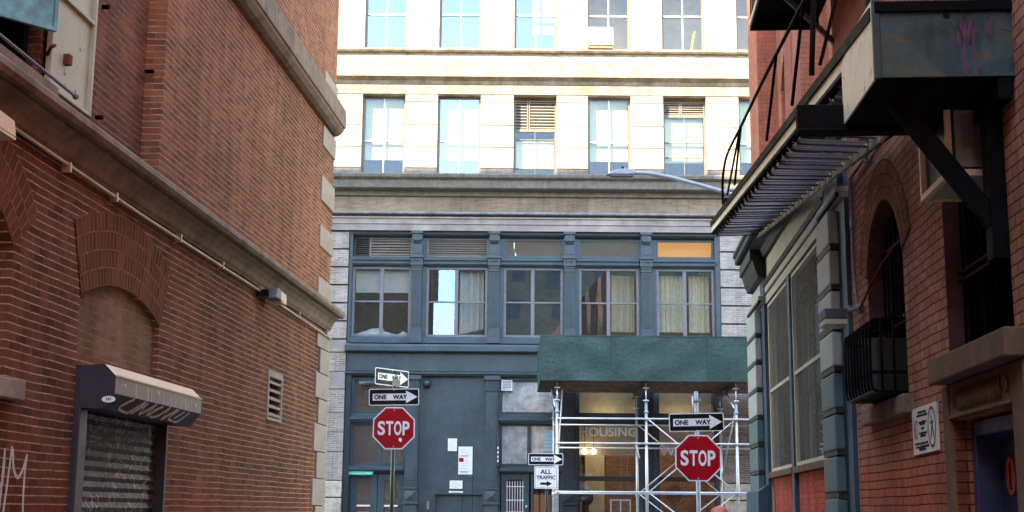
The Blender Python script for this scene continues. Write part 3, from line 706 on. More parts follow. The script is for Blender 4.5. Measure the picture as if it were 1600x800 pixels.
b.build('slatted_column', 'cream', LB)
b = MB(FA); b.box(1.95, 6.2, .3, 2.7, .12, .3); b.box(1.95, 6.2, .56, 2.7, 4.2, 4.3); b.build('floor', 'wood', LB)
b = MB(FA); b.box(-4.9, -3, 1.6, 1.7, .1, 5.6); b.box(-.45, 1.6, 1.6, 1.7, .1, 5.6); b.box(-4.9, 1.6, .3, 1.7, 5.5, 5.6); b.box(-4.9, 1.6, .3, 1.7, .1, .16); b.build('dark_interior', 'roomD', LB)
for z in (1.95, 2.0):
    pass
b = MB(FA); b.box(3.0, 3.62, .5, .53, .9, 1.95); b.cur = 1; b.box(3.04, 3.58, .497, .5, .94, 1.91); b.cur = 0; b.box(3.29, 3.33, .48, .497, .94, 1.91)
b.build('picture_frame', ['signw', 'brickI'], label='white framed picture standing in the shop window under the word HOUSING', cat='picture frame')
def bust(x, z, s, lab):
    b = MB(FA); b.sphere((x, .8, z), .2*s, 14, (1, .8, 1.15)); b.tube([(x, .8, z-.6*s), (x, .8, z-.15*s)], [.07*s, .08*s], 10); b.sphere((x, .8, z-.75*s), .3*s, 14, (1, .6, .8))
    b.tube([(x, .8, .3), (x, .8, z-.8*s)], .03, 8)
    b.build('mannequin', 'roomD', label=lab, cat='mannequin')
bust(2.3, 2.0, 1.1, 'dark mannequin head behind the glass at the left of the HOUSING window'); bust(4.95, 2.1, 1.2, 'dark mannequin head behind the glass of the shop window right of the HOUSING window')
for k, x in enumerate((2.23, 2.5)):
    t = thing('globe_lamp', 'lit white globe lamp in the HOUSING window, ' + ('the left one of the pair' if k == 0 else 'the right one of the pair'), 'lamp', FA, (x, .4, 3.3), 'globe lamps in the shop')
    b = MB(FA); b.sphere((x, .4, 3.36), .085, 14); b.build('globe', 'bulb', t)
    b = MB(FA); b.tube([(x, .4, 3.44), (x, .4, 4.2)], .01, 6); b.build('cord', 'roomD', t)
for x, y, e in ((2.7, 1.3, 2.6), (5.2, 1.3, 2.2), (2.9, .7, 1.5), (5.2, .7, 1.1)):   # added fill lights, standing in for the globes
    pl = bpy.data.lights.new('shop_fill', 'POINT'); pl.energy = e; pl.color = (1, .86, .68); pl.shadow_soft_size = .03
    o = bpy.data.objects.new('shop_fill', pl); col.objects.link(o); o.location = (x, 41+y, 3.9 if y != .7 else 4.4)

# things on the ground floor front
b = MB(FA); b.box(-4.86, -4.08, .02, .035, 2.6, 2.71); t = thing('number_sign', 'small green street number sign above the left glass door', 'sign', FA, (-4.47, .03, 2.6)); b.build('plate', 'signg', t)
text('304 HUDSON STREET', -4.83, 2.63, .72, .055, .018, FA).build('lettering', 'signw', t)
def notice(name, x0, x1, z0, z1, lab, lines, y=.105, red=False):
    t = thing(name, lab, 'notice', FA, ((x0+x1)/2, y, z0))
    b = MB(FA); b.box(x0, x1, y-.012, y+.01, z0, z1); b.build('plate', 'signw', t)
    b = MB(FA); r_ = random.Random(int(x0*100))
    for k in range(lines):
        z = z1-(z1-z0)*(k+.8)/(lines+.8); wd = (x1-x0)*r_.uniform(.5, .8)
        b.box(x0+(x1-x0)*.12, x0+(x1-x0)*.12+wd, y-.014, y-.012, z-.006, z+.006)
    b.build('printed_lines', 'blindG', t)
    if red:
        b = MB(FA); b.box(x0+.03, x0+.13, y-.016, y-.012, z0+.36, z0+.45); b.box(x0+.05, x0+.3, y-.016, y-.012, z0+.06, z0+.085); b.box(x0+.05, x0+.3, y-.016, y-.012, z0+.56, z0+.585); b.build('red_mark', 'red', t)
notice('notice', -1.87, -1.6, 3.33, 3.7, 'small white notice on the blue wall, highest of the four papers', 6)
notice('notice', -1.80, -1.42, 2.22, 2.46, 'white notice with a faint emblem just above the blue door', 4)
notice('notice', -1.82, -1.40, 2.08, 2.15, 'thin white strip fixed at the head of the blue door', 1)
t = thing('parking_sign', 'tall white sign with red marks on a slim dark post before the blue wall', 'sign', FA, (-1.1, -3.9, .13))
b = MB(FA); b.box(-1.4, -1.02, -3.94, -3.93, 2.54, 3.28); b.build('plate', 'signw', t)
b = MB(FA)
for k in range(9): b.box(-1.34, -1.1-.05*(k % 2), -3.943, -3.94, 2.62+k*.07, 2.63+k*.07)
b.build('printed_lines', 'blindG', t)
b = MB(FA); b.box(-1.38, -1.26, -3.945, -3.94, 2.87, 2.98); b.box(-1.36, -1.14, -3.945, -3.94, 2.595, 2.612); b.box(-1.36, -1.14, -3.945, -3.94, 3.02, 3.035); b.build('red_mark', 'red', t)
b = MB(FA); b.box(-1.02, -.99, -3.93, -3.9, .13, 3.3); b.build('post', 'pole_green', t)
t = thing('bulkhead_lamp', 'round dark bulkhead lamp beside the pilaster top at the left', 'lamp', FA, (-2.52, .0, 5.2))
b = MB(FA); b.sphere((-2.52, .02, 5.34), .13, 16, (1, .8, 1)); b.build('dome', 'ironD', t); b = MB(FA); b.sphere((-2.52, -.04, 5.34), .08, 14); b.build('lens', 'iron', t)
t = thing('bulkhead_lamp', 'dark cylindrical lamp under the blue cornice behind the upper one way sign', 'lamp', FA, (-4.2, .0, 5.2))
b = MB(FA); b.tube([(-4.55, -.1, 5.32), (-4.0, -.1, 5.32)], .07, 12); b.build('housing', 'iron', t); b = MB(FA); b.tube([(-4.3, .12, 5.32), (-4.3, -.1, 5.32)], .02, 6); b.build('arm', 'iron', t)
t = thing('vent_grille', 'small white vent grille at the top left of the frosted shop transom', 'vent', FA, (-.12, .1, 5.2))
louver(t, FA, -.29, .04, 5.14, 5.46, .06, 5, 'signw', name='grille')
b = MB(FA); b.box(-.40, -.34, -.28, .06, 2.9, 3.75); t = b.build('blade_sign', 'navy', label='narrow blue blade sign fixed edge on beside the frosted window', cat='sign')
b = MB(FA)
for z in (3.0, 3.12, 3.25, 3.38): b.box(-.39, -.35, -.284, -.28, z, z+.07)
b.build('lettering', 'signw', t)
b = MB(FA); b.box(-2.47, -2.4, .07, .12, 1.62, 1.85); t = b.build('intercom', 'lintel', label='small pale intercom on the blue wall left of the blue door', cat='intercom', bevel=.004)
# air conditioner of the top floor
t = thing('air_conditioner', 'white window air conditioner on the sunlit top sill', 'air conditioner', FA, (2.72, -.1, 15.86))
b = MB(FA); b.box(2.36, 3.1, -.18, .3, 15.87, 15.97); b.build('sill_bracket', 'wood', t)
b = MB(FA); b.box(2.34, 3.12, -.22, .35, 15.97, 16.55); b.build('casing', 'acw', t, bevel=.02)
b = MB(FA); b.box(2.46, 3.0, -.235, -.22, 16.05, 16.48)
for k in range(14): b.box(2.47, 2.99, -.242, -.235, 16.07+k*.029, 16.08+k*.029)
g = b.build('grille', 'acg', t)
b = MB(FA); b.box(2.6, 2.86, -.246, -.242, 16.25, 16.28); b.build('badge', 'signw', t)
# ------------------------------------------------------------------ left brick building
BL = thing('brick_building', 'red brick building along the left of the alley with two brown stone cornices', 'building', FL, (-5, 0, 0))
HL = 11.1
NEAR = -27
b = MB(FL)
winL = archhole(-13.6, -11.82, 2.54, 3.55, .42)
b.sheet([(NEAR, -.1), (0, -.1), (0, 4.44), (NEAR, 4.44)], [winL, rect(-10.32, -7.96, .0, 2.46), archhole(-10.44, -8.34, 2.9, 3.40, .21), rect(-3.82, -3.10, 2.80, 3.36)], 0, .28)
b.face([(0, 0, -.1), (0, 18, -.1), (0, 18, 4.44), (0, 0, 4.44)])
b.build('lower_wall', 'brickL', BL, recentre=False)
b = MB(FL)
b.sheet([(-8.62, 4.7), (0, 4.7), (0, HL), (-8.62, HL)], [], 0)
b.face([(-8.62, 0, 4.7), (-8.62, 0, HL), (-8.62, .2, HL), (-8.62, .2, 4.7)])
b.face([(0, 0, 4.44), (0, 6, 4.44), (0, 6, HL), (0, 0, HL)])
b.face([(0, 0, HL), (0, 6, HL), (NEAR, 6, HL), (NEAR, 0, HL)]); b.face([(NEAR, 6, 0), (0, 6, 0), (0, 6, HL), (NEAR, 6, HL)][::-1])
b.face([(NEAR, 0, 0), (NEAR, 0, HL), (NEAR, 6, HL), (NEAR, 6, 0)])
b.build('upper_wall', 'brickLu', BL, recentre=False)
b = MB(FL); b.sheet([(-18, 4.7), (-8.62, 4.7), (-8.62, HL), (-18, HL)], [rect(-12.6, -11.16, 5.02, 7.4)], .2, .25)
b.sheet([(NEAR, 4.7), (-18, 4.7), (-18, HL), (NEAR, HL)], [], .2)
b.build('recessed_wall', 'brickLr', BL, recentre=False)
b = MB(FL); b.sheet(archhole(-10.44, -8.34, 2.7, 3.40, .21), [], .045); b.build('blind_arch_infill', 'brickLi', BL, recentre=False)
b = MB(FL)
archring(b, -10.44, -8.34, 3.40, .21, .66, -.012, 20); b.build('brick_arch', 'archL', BL, recentre=False)
b = MB(FL); archring(b, -13.6, -11.82, 3.55, .42, .5, -.012, 18); b.build('brick_arch', 'archL', BL, recentre=False)
def lmould(name, prof, mat, x0, x1, parent=BL, joints=0, fr=FL):
    b = MB(fr)
    if not joints: b.extr(prof, x0, x1)
    else:
        x = x1; k = 0
        while x > x0:
            xa = max(x0, x-joints*(.8+.4*random.random())); b.extr(prof, xa+.006, x); x = xa
    return b.build(name, mat, parent)
# lower cornice: top roll and hollow below
lmould('cornice', [(.05, 4.66), (-.16, 4.66), (-.20, 4.63), (-.245, 4.64), (-.27, 4.68), (-.265, 4.73), (-.23, 4.765), (-.10, 4.79), (.05, 4.83)], 'brownst', NEAR, .0, joints=1.6)
lmould('cove', [(.05, 4.42), (-.03, 4.42), (-.04, 4.44), (-.06, 4.46), (-.08, 4.52), (-.125, 4.58), (-.18, 4.615), (-.18, 4.658), (.05, 4.658)], 'brownst', NEAR, -.06, joints=1.9)
# upper cornice
lmould('cornice', [(.05, 7.66), (-.02, 7.67), (-.06, 7.67), (-.12, 7.70), (-.17, 7.76), (-.185, 7.80), (.05, 7.80)], 'brownst', NEAR, -.12, joints=2.2)
lmould('cornice', [(.05, 7.803), (-.20, 7.803), (-.205, 7.83), (-.205, 8.11), (-.18, 8.125), (.05, 8.22)], 'brownst', NEAR, -.1, joints=2.2)
# quoins
zs = [(4.36, 3.98, 0), (4.36, 4.09, 1), (4.085, 3.70, 0), (3.695, 3.30, 1), (3.295, 2.905, 0), (2.90, 2.475, 1), (2.47, 2.065, 0), (2.06, 1.65, 1), (1.645, 1.24, 0), (1.235, .83, 1), (.825, .42, 0), (.415, .0, 1)]
for z1, z0, wd in zs[1:]:
    b = MB(FL); b.box(-.93 if wd else -.68, .03, -.03, .5, z0+.004, z1-.004); b.build('quoin', 'quoin', BL, bevel=.008)
for z0, z1 in ((4.85, 5.19), (5.67, 6.02), (6.41, 6.82), (7.3, 7.64), (8.22, 8.55)):
    b = MB(FL); b.box(-.97, .025, -.025, .5, z0, z1); b.build('quoin', 'quoin', BL, bevel=.008)
# window at the left edge, low
window(BL, FL, -13.6, -11.82, 2.54, 3.95, .2, 'post', 'glassR', fw=.08, rails=(3.2,), mull=(-12.7,))
b = MB(FL); b.box(-13.8, -11.6, -.09, .2, 2.39, 2.54); b.build('window_sill', 'quoin', BL, bevel=.01)
b = MB(FL); b.box(-14, -7.5, .5, 2.5, -.1, .0); b.box(-14, -7.5, 2.4, 2.5, 0, 8); b.box(-14, -7.5, .45, 2.4, 4.5, 4.6); b.box(-14, -13.9, .3, 2.4, 0, 8); b.box(-7.9, -7.8, .3, 2.4, 0, 8); b.box(-4.2, -2.8, .4, .5, 2.5, 3.6); b.build('dark_interior', 'roomD', BL)
# roller door with its hood
b = MB(FL); n = 27
for k in range(n):
    z0 = .02+2.44*k/n; z1 = z0+2.44/n
    b.face([(-10.24, .10, z0), (-7.98, .10, z0), (-7.98, .075, z0+(z1-z0)*.45), (-10.24, .075, z0+(z1-z0)*.45)])
    b.face([(-10.24, .075, z0+(z1-z0)*.45), (-7.98, .075, z0+(z1-z0)*.45), (-7.98, .10, z1), (-10.24, .10, z1)])
# tagged and rusted slats
def rollmat():
    mt, t, bb = nodes('tagged_roller_slats'); o = objco(t)
    sp = nd(t, 'ShaderNodeSeparateXYZ'); L(t, o, sp.inputs[0])
    q = noi(t, o, 2.3, 6, .7); base = ramp(t, q, [(.3, (.018, .016, .015)), (.5, (.055, .048, .04)), (.64, (.12, .10, .08)), (.75, (.035, .07, .075))])
    r_ = noi(t, o, 6, 5, .75); base = mixc(t, ramp(t, r_, [(.55, 0), (.66, .8)]), base, (.16, .045, .03))
    def scrawl(sc, c0, wd, dist):
        n_ = nd(t, 'ShaderNodeTexNoise'); n_.inputs['Scale'].default_value = sc; n_.inputs['Detail'].default_value = 1; n_.inputs['Distortion'].default_value = dist; L(t, o, n_.inputs['Vector'])
        return ramp(t, mth(t, 'ABSOLUTE', mth(t, 'SUBTRACT', n_.outputs[0], c0)), [(0, 1), (wd, 1), (wd*1.8, 0)])
    base = mixc(t, mth(t, 'MULTIPLY', scrawl(2.2, .45, .006, 2.5), .6), base, (.12, .2, .2))
    msk = mth(t, 'MULTIPLY', scrawl(2.9, .52, .011, 3.0), ramp(t, noi(t, o, 1.4, 2), [(.42, .15), (.55, .9)]))
    base = mixc(t, msk, base, (.5, .47, .38))
    L(t, base, bb.inputs['Base Color']); bb.inputs['Roughness'].default_value = .55; bb.inputs['Metallic'].default_value = .2
    bump(t, bb, r_, .3, .004); return mt
M['roll'] = rollmat()
RD = b.build('roller_door', 'roll', BL)
b = MB(FL); b.box(-10.42, -10.24, -.06, .12, 0, 2.43); b.build('door_post', 'post', RD, bevel=.01)
b = MB(FL); b.box(-7.98, -7.92, -.02, .12, 0, 2.43); b.build('door_rail', 'post', RD, bevel=.006)
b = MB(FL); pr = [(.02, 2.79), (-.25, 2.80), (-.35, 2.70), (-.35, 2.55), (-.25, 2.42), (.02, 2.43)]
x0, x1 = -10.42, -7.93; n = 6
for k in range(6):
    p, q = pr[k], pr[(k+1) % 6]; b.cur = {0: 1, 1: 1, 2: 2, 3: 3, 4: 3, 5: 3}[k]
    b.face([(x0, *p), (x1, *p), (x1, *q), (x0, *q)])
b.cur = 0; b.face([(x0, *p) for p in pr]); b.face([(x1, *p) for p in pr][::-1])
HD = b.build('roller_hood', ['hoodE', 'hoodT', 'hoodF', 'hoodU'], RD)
b = MB(FL)
b.box(x0+.0, x1, -.357, -.351, 2.695, 2.71)
for x, z in ((-10.2, 2.63), (-9.3, 2.64), (-8.15, 2.62)): b.tube([(x, -.349, z), (x, -.362, z)], .018, 8)
HB = b.build('hood_bolts', 'hoodT', RD)
gr = MB(FL); rr = random.Random(3)
def onhood(u, v):            # u along the hood 0..1, v 0..1.. down the front and under it
    x = -10.15+2.0*u
    if v <= 1: return Vector((x, -.3535, 2.70-.15*v))
    s_ = v-1; return Vector((x, -.3535+.1*s_, 2.55-.13*s_-.003))
def hstroke(pts, wd):
    P = [onhood(*p) for p in smooth_pts(pts, 4)]
    for a, c in zip(P, P[1:]):
        n = Vector((1, 0, 0)); d = c-a
        t = d.cross(Vector((0, -1, -.3))).normalized()*wd/2
        gr.face([a-t, c-t, c+t, a+t])
for pts in ([(.12, 1.05), (.02, 1.75), (.15, 1.95), (.16, 1.9)], [(.16, 1.95), (.27, 1.05)], [(.2, 1.95), (.31, 1.1)], [(.31, 1.1), (.3, 1.9), (.42, 1.05)], [(.42, 1.05), (.40, 1.85), (.5, 1.15)], [(.52, 1.1), (.44, 1.5), (.46, 1.9), (.55, 1.7), (.62, 1.0)], [(.62, 1.0), (.62, 1.95)], [(.62, 1.95), (.73, 1.05)], [(.76, 1.05), (.7, 1.75), (.78, 1.85)], [(.85, 1.1), (.78, 1.7)], [(.93, 1.1), (.86, 1.8), (.8, 1.9)]):
    hstroke(pts, .022)
for u in (.12, .28, .33, .42, .5, .62, .68, .77, .84, .93): hstroke([(u, .15+.2*rr.random()), (u+.004, 1.0)], .012+.012*rr.random())
gr.build('graffiti', 'spray', RD)
b = MB(FL); b.face([(x0-.002, -.30+.06*math.cos(t*PI/8), 2.50+.028*math.sin(t*PI/8)) for t in range(16)]); b.build('sticker', 'signw', RD)
b = MB(FL)
for dy in (-.015, .0, .015): b.face([(x0-.004, -.30+dy-.005, 2.49), (x0-.004, -.30+dy+.005, 2.49), (x0-.004, -.30+dy+.005, 2.51), (x0-.004, -.30+dy-.005, 2.51)])
b.build('sticker_mark', 'navy', RD)
# graffiti on the bricks, partly out of the picture
b = MB(FL)
for pts in ([(-12.35, 1.9), (-12.0, 1.72), (-11.93, 1.98), (-11.72, 1.74), (-11.70, 2.02), (-11.72, 1.6)], [(-11.58, 2.04), (-11.62, 1.75), (-11.66, 1.50)], [(-11.56, 2.02), (-11.52, 1.88), (-11.44, 1.82), (-11.36, 1.88), (-11.30, 1.99)], [(-11.30, 1.99), (-11.32, 1.8), (-11.30, 1.5)], [(-12.2, 1.3), (-11.8, 1.50), (-11.4, 1.48), (-11.2, 1.35)]):
    stroke(b, smooth_pts(pts, 5), .032, -.004)
b.build('graffiti', 'spray', BL)
# small louvred vent
b = MB(FL); b.box(-3.86, -3.80, -.02, .12, 2.76, 3.42); b.box(-3.12, -3.06, -.02, .12, 2.76, 3.42); b.box(-3.80, -3.12, -.02, .12, 3.34, 3.42); b.box(-3.80, -3.12, -.02, .12, 2.76, 2.80)
for k in range(5):
    z = 2.82+.108*k; b.prism([(-3.80, z), (-3.12, z), (-3.12, z+.015), (-3.80, z+.015)], -.01, .0)
    b.face([(-3.8, -.012, z), (-3.12, -.012, z), (-3.12, .08, z+.06), (-3.8, .08, z+.06)]); b.face([(-3.8, .08, z+.075), (-3.12, .08, z+.075), (-3.12, -.012, z+.03), (-3.8, -.012, z+.03)])
    b.face([(-3.8, -.012, z), (-3.8, -.012, z+.03), (-3.12, -.012, z+.03), (-3.12, -.012, z)][::-1])
b.build('wall_vent', 'quoin', BL)
# iron shutters of the upper window
b = MB(FL); b.box(-12.62, -11.14, .02, .24, 4.9, 5.02); b.build('window_sill', 'brownst', BL)
b = MB(FL); b.box(-12.6, -12.5, .3, .4, 5.02, 7.4); b.box(-11.26, -11.17, .3, .4, 5.02, 7.4); b.box(-12.5, -11.26, .3, .4, 5.02, 5.1); b.box(-12.5, -11.26, .32, .36, 6.1, 6.16); UW = b.build('window', 'black', BL)
b = MB(FL)
X0, X1 = -11.13, -10.2
b.box(X0, X1, .145, .155, 5.05, 7.35)
for x in (X0, X1-.035): b.box(x, x+.035, .105, .145, 5.05, 7.35)
for z in (5.05, 5.90, 6.6, 7.3): b.box(X0+.035, X1-.035, .11, .145, z, z+.035)
for x, z in ((-10.75, 5.28), (-10.72, 5.18), (-10.5, 5.2), (-10.45, 5.6), (-10.6, 6.3)): b.sphere((x, .142, z), .018, 8, (1, .5, 1))
S1 = b.build('shutter', 'shutC', UW, bevel=.003)
b = MB(FL); b.box(-10.80, -10.73, .09, .145, 5.35, 5.44); b.build('shutter_knob', 'rust', UW); b = MB(FL); b.tube([(-11.18, .12, 5.3), (-11.28, .05, 5.33), (-11.32, .0, 5.33)], .015, 6); b.build('shutter_catch', 'rust', UW)
A_ = Vector((-11.75, .28, 0)); B_ = Vector((-11.38, -.02, 0)); A2 = A_ + (A_-B_)*1.3
b = MB(FL)
d_ = (B_-A2).normalized(); n_ = Vector((d_.y, -d_.x, 0))
q = Matrix((d_, -n_, Vector((0, 0, 1)))).transposed().to_4x4(); q.translation = A2
Ls = (B_-A2).length
b.box(0, Ls, 0, .01, 5.42, 7.6, q); b.box(0, Ls, -.03, 0, 5.42, 5.455, q); b.box(Ls-.03, Ls, -.03, 0, 5.455, 7.6, q); b.box(0, Ls-.03, -.03, 0, 5.80, 5.835, q); b.box(0, Ls-.03, -.03, 0, 6.3, 6.335, q)
b.build('shutter', 'shutT', UW, bevel=.003)
b = MB(FL); b.tube([(-14, .02, 5.10), (-10.78, .02, 5.06)], .014, 6); b.sphere((-10.78, .02, 5.06), .03, 8); b.build('guard_bar', 'frame', BL)
for x, y, z in ((-8.68, .16, 5.98), (-8.66, .16, 4.98), (-9.85, .2, 5.15), (-9.87, .2, 6.22), (-9.0, .2, 7.0)): b = MB(FL); b.tube([(x, y+.02, z), (x, y-.07, z)], .022, 8); b.build('anchor_bolt', 'feD', BL)
# conduit and floodlights
b = MB(FL); b.tube([(NEAR, -.05, 4.47), (-12.4, -.05, 4.42), (-9, -.05, 4.365), (-5, -.05, 4.36), (-.1, -.05, 4.31), (0.0, -.05, 4.31)], .017, 6)
for x in (-11, -9.9, -8, -6.4, -4.6, -2.4, -.4): b.box(x-.015, x+.015, -.075, 0, 4.335+.0*x, 4.42)
b.build('conduit', 'conduit', label='thin pale conduit running under the lower cornice of the left brick wall', cat='conduit')
def flood(name, x, z, lab):
    t = thing(name, lab, 'floodlight', FL, (x, -.05, z), 'floodlights on the left wall')
    b = MB(FL); b.prism([(x-.28, z), (x+.28, z), (x+.24, z+.12), (x-.2, z+.14)], -.26, -.09); b.build('housing', 'frame', t, bevel=.012)
    b = MB(FL); b.box(x+.0, x+.27, -.262, -.1, z-.02, z-.001); b.face([(x-.05, -.263, z+.005), (x+.27, -.263, z+.005), (x+.23, -.263, z+.11), (x-.05, -.263, z+.12)]); b.build('lens', 'hoodT', t)
    b = MB(FL); b.box(x-.33, x-.26, -.16, 0, z+.02, z+.1); b.build('bracket', 'signb', t, bevel=.01)
flood('floodlight', -12.75, 4.22, 'floodlight with a cream front at the left edge below the cornice')
flood('floodlight', -4.3, 4.28, 'small floodlight on the conduit near the far end of the left wall')

# ------------------------------------------------------------------ right brick building
BR = thing('brick_building', 'painted red brick building right of the alley with a teal shop front', 'building', FR, (6, 0, 0))
HR = 12.0; FARX = 36
b = MB(FR)
h1, h2, h3 = archhole(9.62, 11.14, 2.53, 3.72, .56), rect(12.49, 14.05, 2.66, 4.9), rect(12.50, 14.0, .0, 2.24)
b.sheet(rect(8.82, FARX, -.1, 5.72), [h1, h2, h3], 0)
b.build('lower_wall', 'brickR', BR, recentre=False)
for h, dp in ((h1, .18), (h2, .14), (h3, .3)):
    b = MB(FR)
    for k in range(len(h)): a, c = h[k], h[(k+1) % len(h)]; b.face([(a[0], 0, a[1]), (c[0], 0, c[1]), (c[0], dp, c[1]), (a[0], dp, a[1])])
    b.build('opening_reveal', 'maroon' if h is not h3 else 'brickR', BR, recentre=False)
    b = MB(FR); x0, x1 = min(p[0] for p in h), max(p[0] for p in h); z0, z1 = min(p[1] for p in h), max(p[1] for p in h)
    b.sheet(rect(x0-.3, x1+.3, z0-.3 if z0 > .1 else -.1, z1+.3), [h], dp); b.build('inner_lining', 'under', BR)
b = MB(FR)
holes = [archhole(1.75, 3.6, 6.2, 8.0, .6), archhole(6.45, 8.2, 6.2, 8.0, .6)]
b.sheet(rect(0, 8.82, 5.72, HR), holes, .3, .25); b.sheet(rect(8.82, FARX, 5.72, HR), [], .0)
b.face([(8.82, 0, 5.72), (8.82, .3, 5.72), (8.82, .3, HR), (8.82, 0, HR)])
b.face([(0, 0, 0), (0, 0, HR), (0, 18, HR), (0, 18, 0)][::-1]); b.face([(0, 0, HR), (FARX, 0, HR), (FARX, 18, HR), (0, 18, HR)]); b.face([(FARX, 0, 0), (FARX, 18, 0), (FARX, 18, HR), (FARX, 0, HR)])
b.build('upper_wall', 'redstone', BR, recentre=False)
for x0, x1 in ((.0, 1.25), (4.4, 5.08), (5.16, 5.85), (8.2, 8.82)):
    b = MB(FR); b.box(x0, x1, 0.0, .3, 5.72, HR); b.build('brick_pier', 'redstone', BR, recentre=False)
for x0, x1 in ((1.75, 3.6), (6.45, 8.2)):
    window(BR, FR, x0, x1, 6.2, 8.6, .5, 'navy', 'glassR', fw=.1, rails=(7.3,))
b = MB(FR); b.box(.5, 8.8, 1.6, 1.7, 0, 9); b.box(8.9, 15, 1.6, 1.7, 0, 9); b.box(.3, 15, .5, 1.6, 5.3, 5.4); b.box(.3, 15, .4, 1.6, .0, .1); b.box(8.84, 8.9, .4, 1.6, .1, 5.3); b.box(14.9, 15, .4, 1.6, .1, 5.3); b.build('dark_interior', 'roomD', BR)
# shop front
b = MB(FR); b.sheet(rect(0, 8.82, -.1, 5.72), [rect(1.74, 7.5, -.05, 4.72)], .0, .12); b.build('shop_front', 'trimR', BR, recentre=False)
def r_ex(name, prof, mat, x0, x1, **k): b = MB(FR); b.extr(prof, x0, x1); return b.build(name, mat, BR, **k)
r_ex('cornice', [(.02, 5.36), (-.05, 5.38), (-.09, 5.50), (-.20, 5.56), (-.24, 5.575), (.02, 5.58)], 'under', .05, 8.82)
r_ex('cornice', [(.02, 5.583), (-.27, 5.583), (-.30, 5.60), (-.30, 5.68), (-.33, 5.71), (-.33, 5.76), (-.28, 5.78), (.02, 5.86)], 'under', -.05, 8.85)
r_ex('cornice_bracket', [(.02, 5.08), (-.12, 5.10), (-.16, 5.2), (-.2, 5.35), (-.24, 5.37), (-.24, 5.52), (.02, 5.52)], 'under', .06, 1.72)
r_ex('frieze_moulding', [(.0, 4.93), (-.05, 4.94), (-.07, 4.99), (.0, 5.0)], 'under', 1.72, 7.5)
r_ex('frieze_moulding', [(.0, 4.80), (-.035, 4.81), (-.035, 4.84), (.0, 4.845)], 'under', 1.72, 7.5)
b = MB(FR); b.box(1.72, 7.5, -.03, .0, 4.845, 4.93); b.box(1.72, 7.5, -.022, .0, 4.68, 4.80); b.build('frieze_fillet', 'trimR', BR)
def quoined(x0, x1, nx0, nx1):
    b = MB(FR); b.box(nx0, nx1, -.045, .2, .0, 5.06); b.build('pilaster', 'navy', BR)
    b = MB(FR); b.box(x0, x1, -.05, 0, 4.80, 5.06); b.box(x0-.04, nx1+.02, -.13, 0, 4.74, 4.80); b.box(x0-.02, nx1+.01, -.09, 0, 4.69, 4.74); b.build('pilaster_cap', 'quoinR1', BR, bevel=.004)
    b = MB(FR); b.box(x0-.03, nx1+.03, -.14, -.10, 4.70, 4.735); b.build('cap_shadow_strip', 'under', BR)
    z = 4.64; k = 0
    while z > .3:
        m_ = 'quoinR1' if z > 3.0 else 'quoinR2'
        b = MB(FR); b.prism([(x0, z-.35), (x1, z-.35), (x1, z), (x0, z)], -.15, -.045); o = b.build('quoin_block', m_, BR, bevel=.018)
        b = MB(FR); b.box(x0-.01, x1+.02, -.14, -.045, z-.40, z-.352); b.build('quoin_shadow_joint', 'under', BR)
        z -= .415
quoined(.12, 1.3, .05, 1.72)
quoined(7.62, 8.42, 7.5, 8.80)
for x0, x1 in ((1.78, 4.18), (4.42, 7.48)):
    w_ = window(BR, FR, x0, x1, 2.18, 4.66, .0, 'trimR', 'glassR', fw=.05, rails=(3.36,), rw=.05, thick=.05, name='mesh_window', pane=False)
    b = MB(FR); st = .062; H_ = 2.4; W_ = x1-x0-.08; xs = x0+.04; zs_ = 2.22
    def clipd(sgn, c):   # diagonal line z = sgn*x + c clipped to the pane
        pts = []
        for X in (0, W_):
            Z = sgn*X*.62+c
            if 0 <= Z <= H_: pts.append((X, Z))
        for Z in (0, H_):
            X = (Z-c)/(sgn*.62)
            if 0 < X < W_: pts.append((X, Z))
        return pts[:2] if len(pts) >= 2 else None
    c = -W_*.62
    while c < H_+W_*.62:
        for sg, yy in ((1, .012), (-1, .018)):
            q_ = clipd(sg, c)
            if q_:
                (a0, a1), (c0, c1) = q_
                if abs(a0-c0) > .02:
                    t_ = .007
                    b.face([(xs+a0, yy, zs_+a1-t_), (xs+c0, yy, zs_+c1-t_), (xs+c0, yy, zs_+c1+t_), (xs+a0, yy, zs_+a1+t_)])
        c += .085
    b.build('wire_mesh', 'mesh', w_)
    b = MB(FR); b.box(x0+.03, x1-.03, .30, .31, 2.2, 4.64); b.build('pane', 'glassR', w_)
    b = MB(FR); n = 60
    for k in range(n):
        u0, u1 = x0+.05+W_*k/n, x0+.05+W_*(k+1)/n; f = lambda q: .42+.04*math.sin(q*9+math.sin(q*5)*2)
        b.face([(u0, f(u0), 2.2), (u1, f(u1), 2.2), (u1, f(u1), 4.62), (u0, f(u0), 4.62)], sm=True)
    b.build('curtain_or_reflection', 'curtR', w_)
b = MB(FR); b.box(4.2, 4.40, -.03, .12, -.05, 4.68); b.build('mullion_post', 'navy', BR, bevel=.006)
b = MB(FR); b.box(1.74, 4.2, -.05, .12, 2.09, 2.175); b.box(4.4, 7.5, -.05, .12, 2.09, 2.175); b.build('window_sill', 'sillR', BR, bevel=.008)
b = MB(FR); b.sheet(rect(1.74, 4.2, -.05, 2.09), [], .03); b.sheet(rect(4.4, 7.5, -.05, 2.09), [], .03); b.build('base_wall', 'brickRed', BR, recentre=False)
b = MB(FR); b.extr([(-.05, .0), (-.22, .0), (-.2, 1.9), (-.05, 2.0)], -.02, 1.74); b.build('pilaster_base', 'navy', BR)
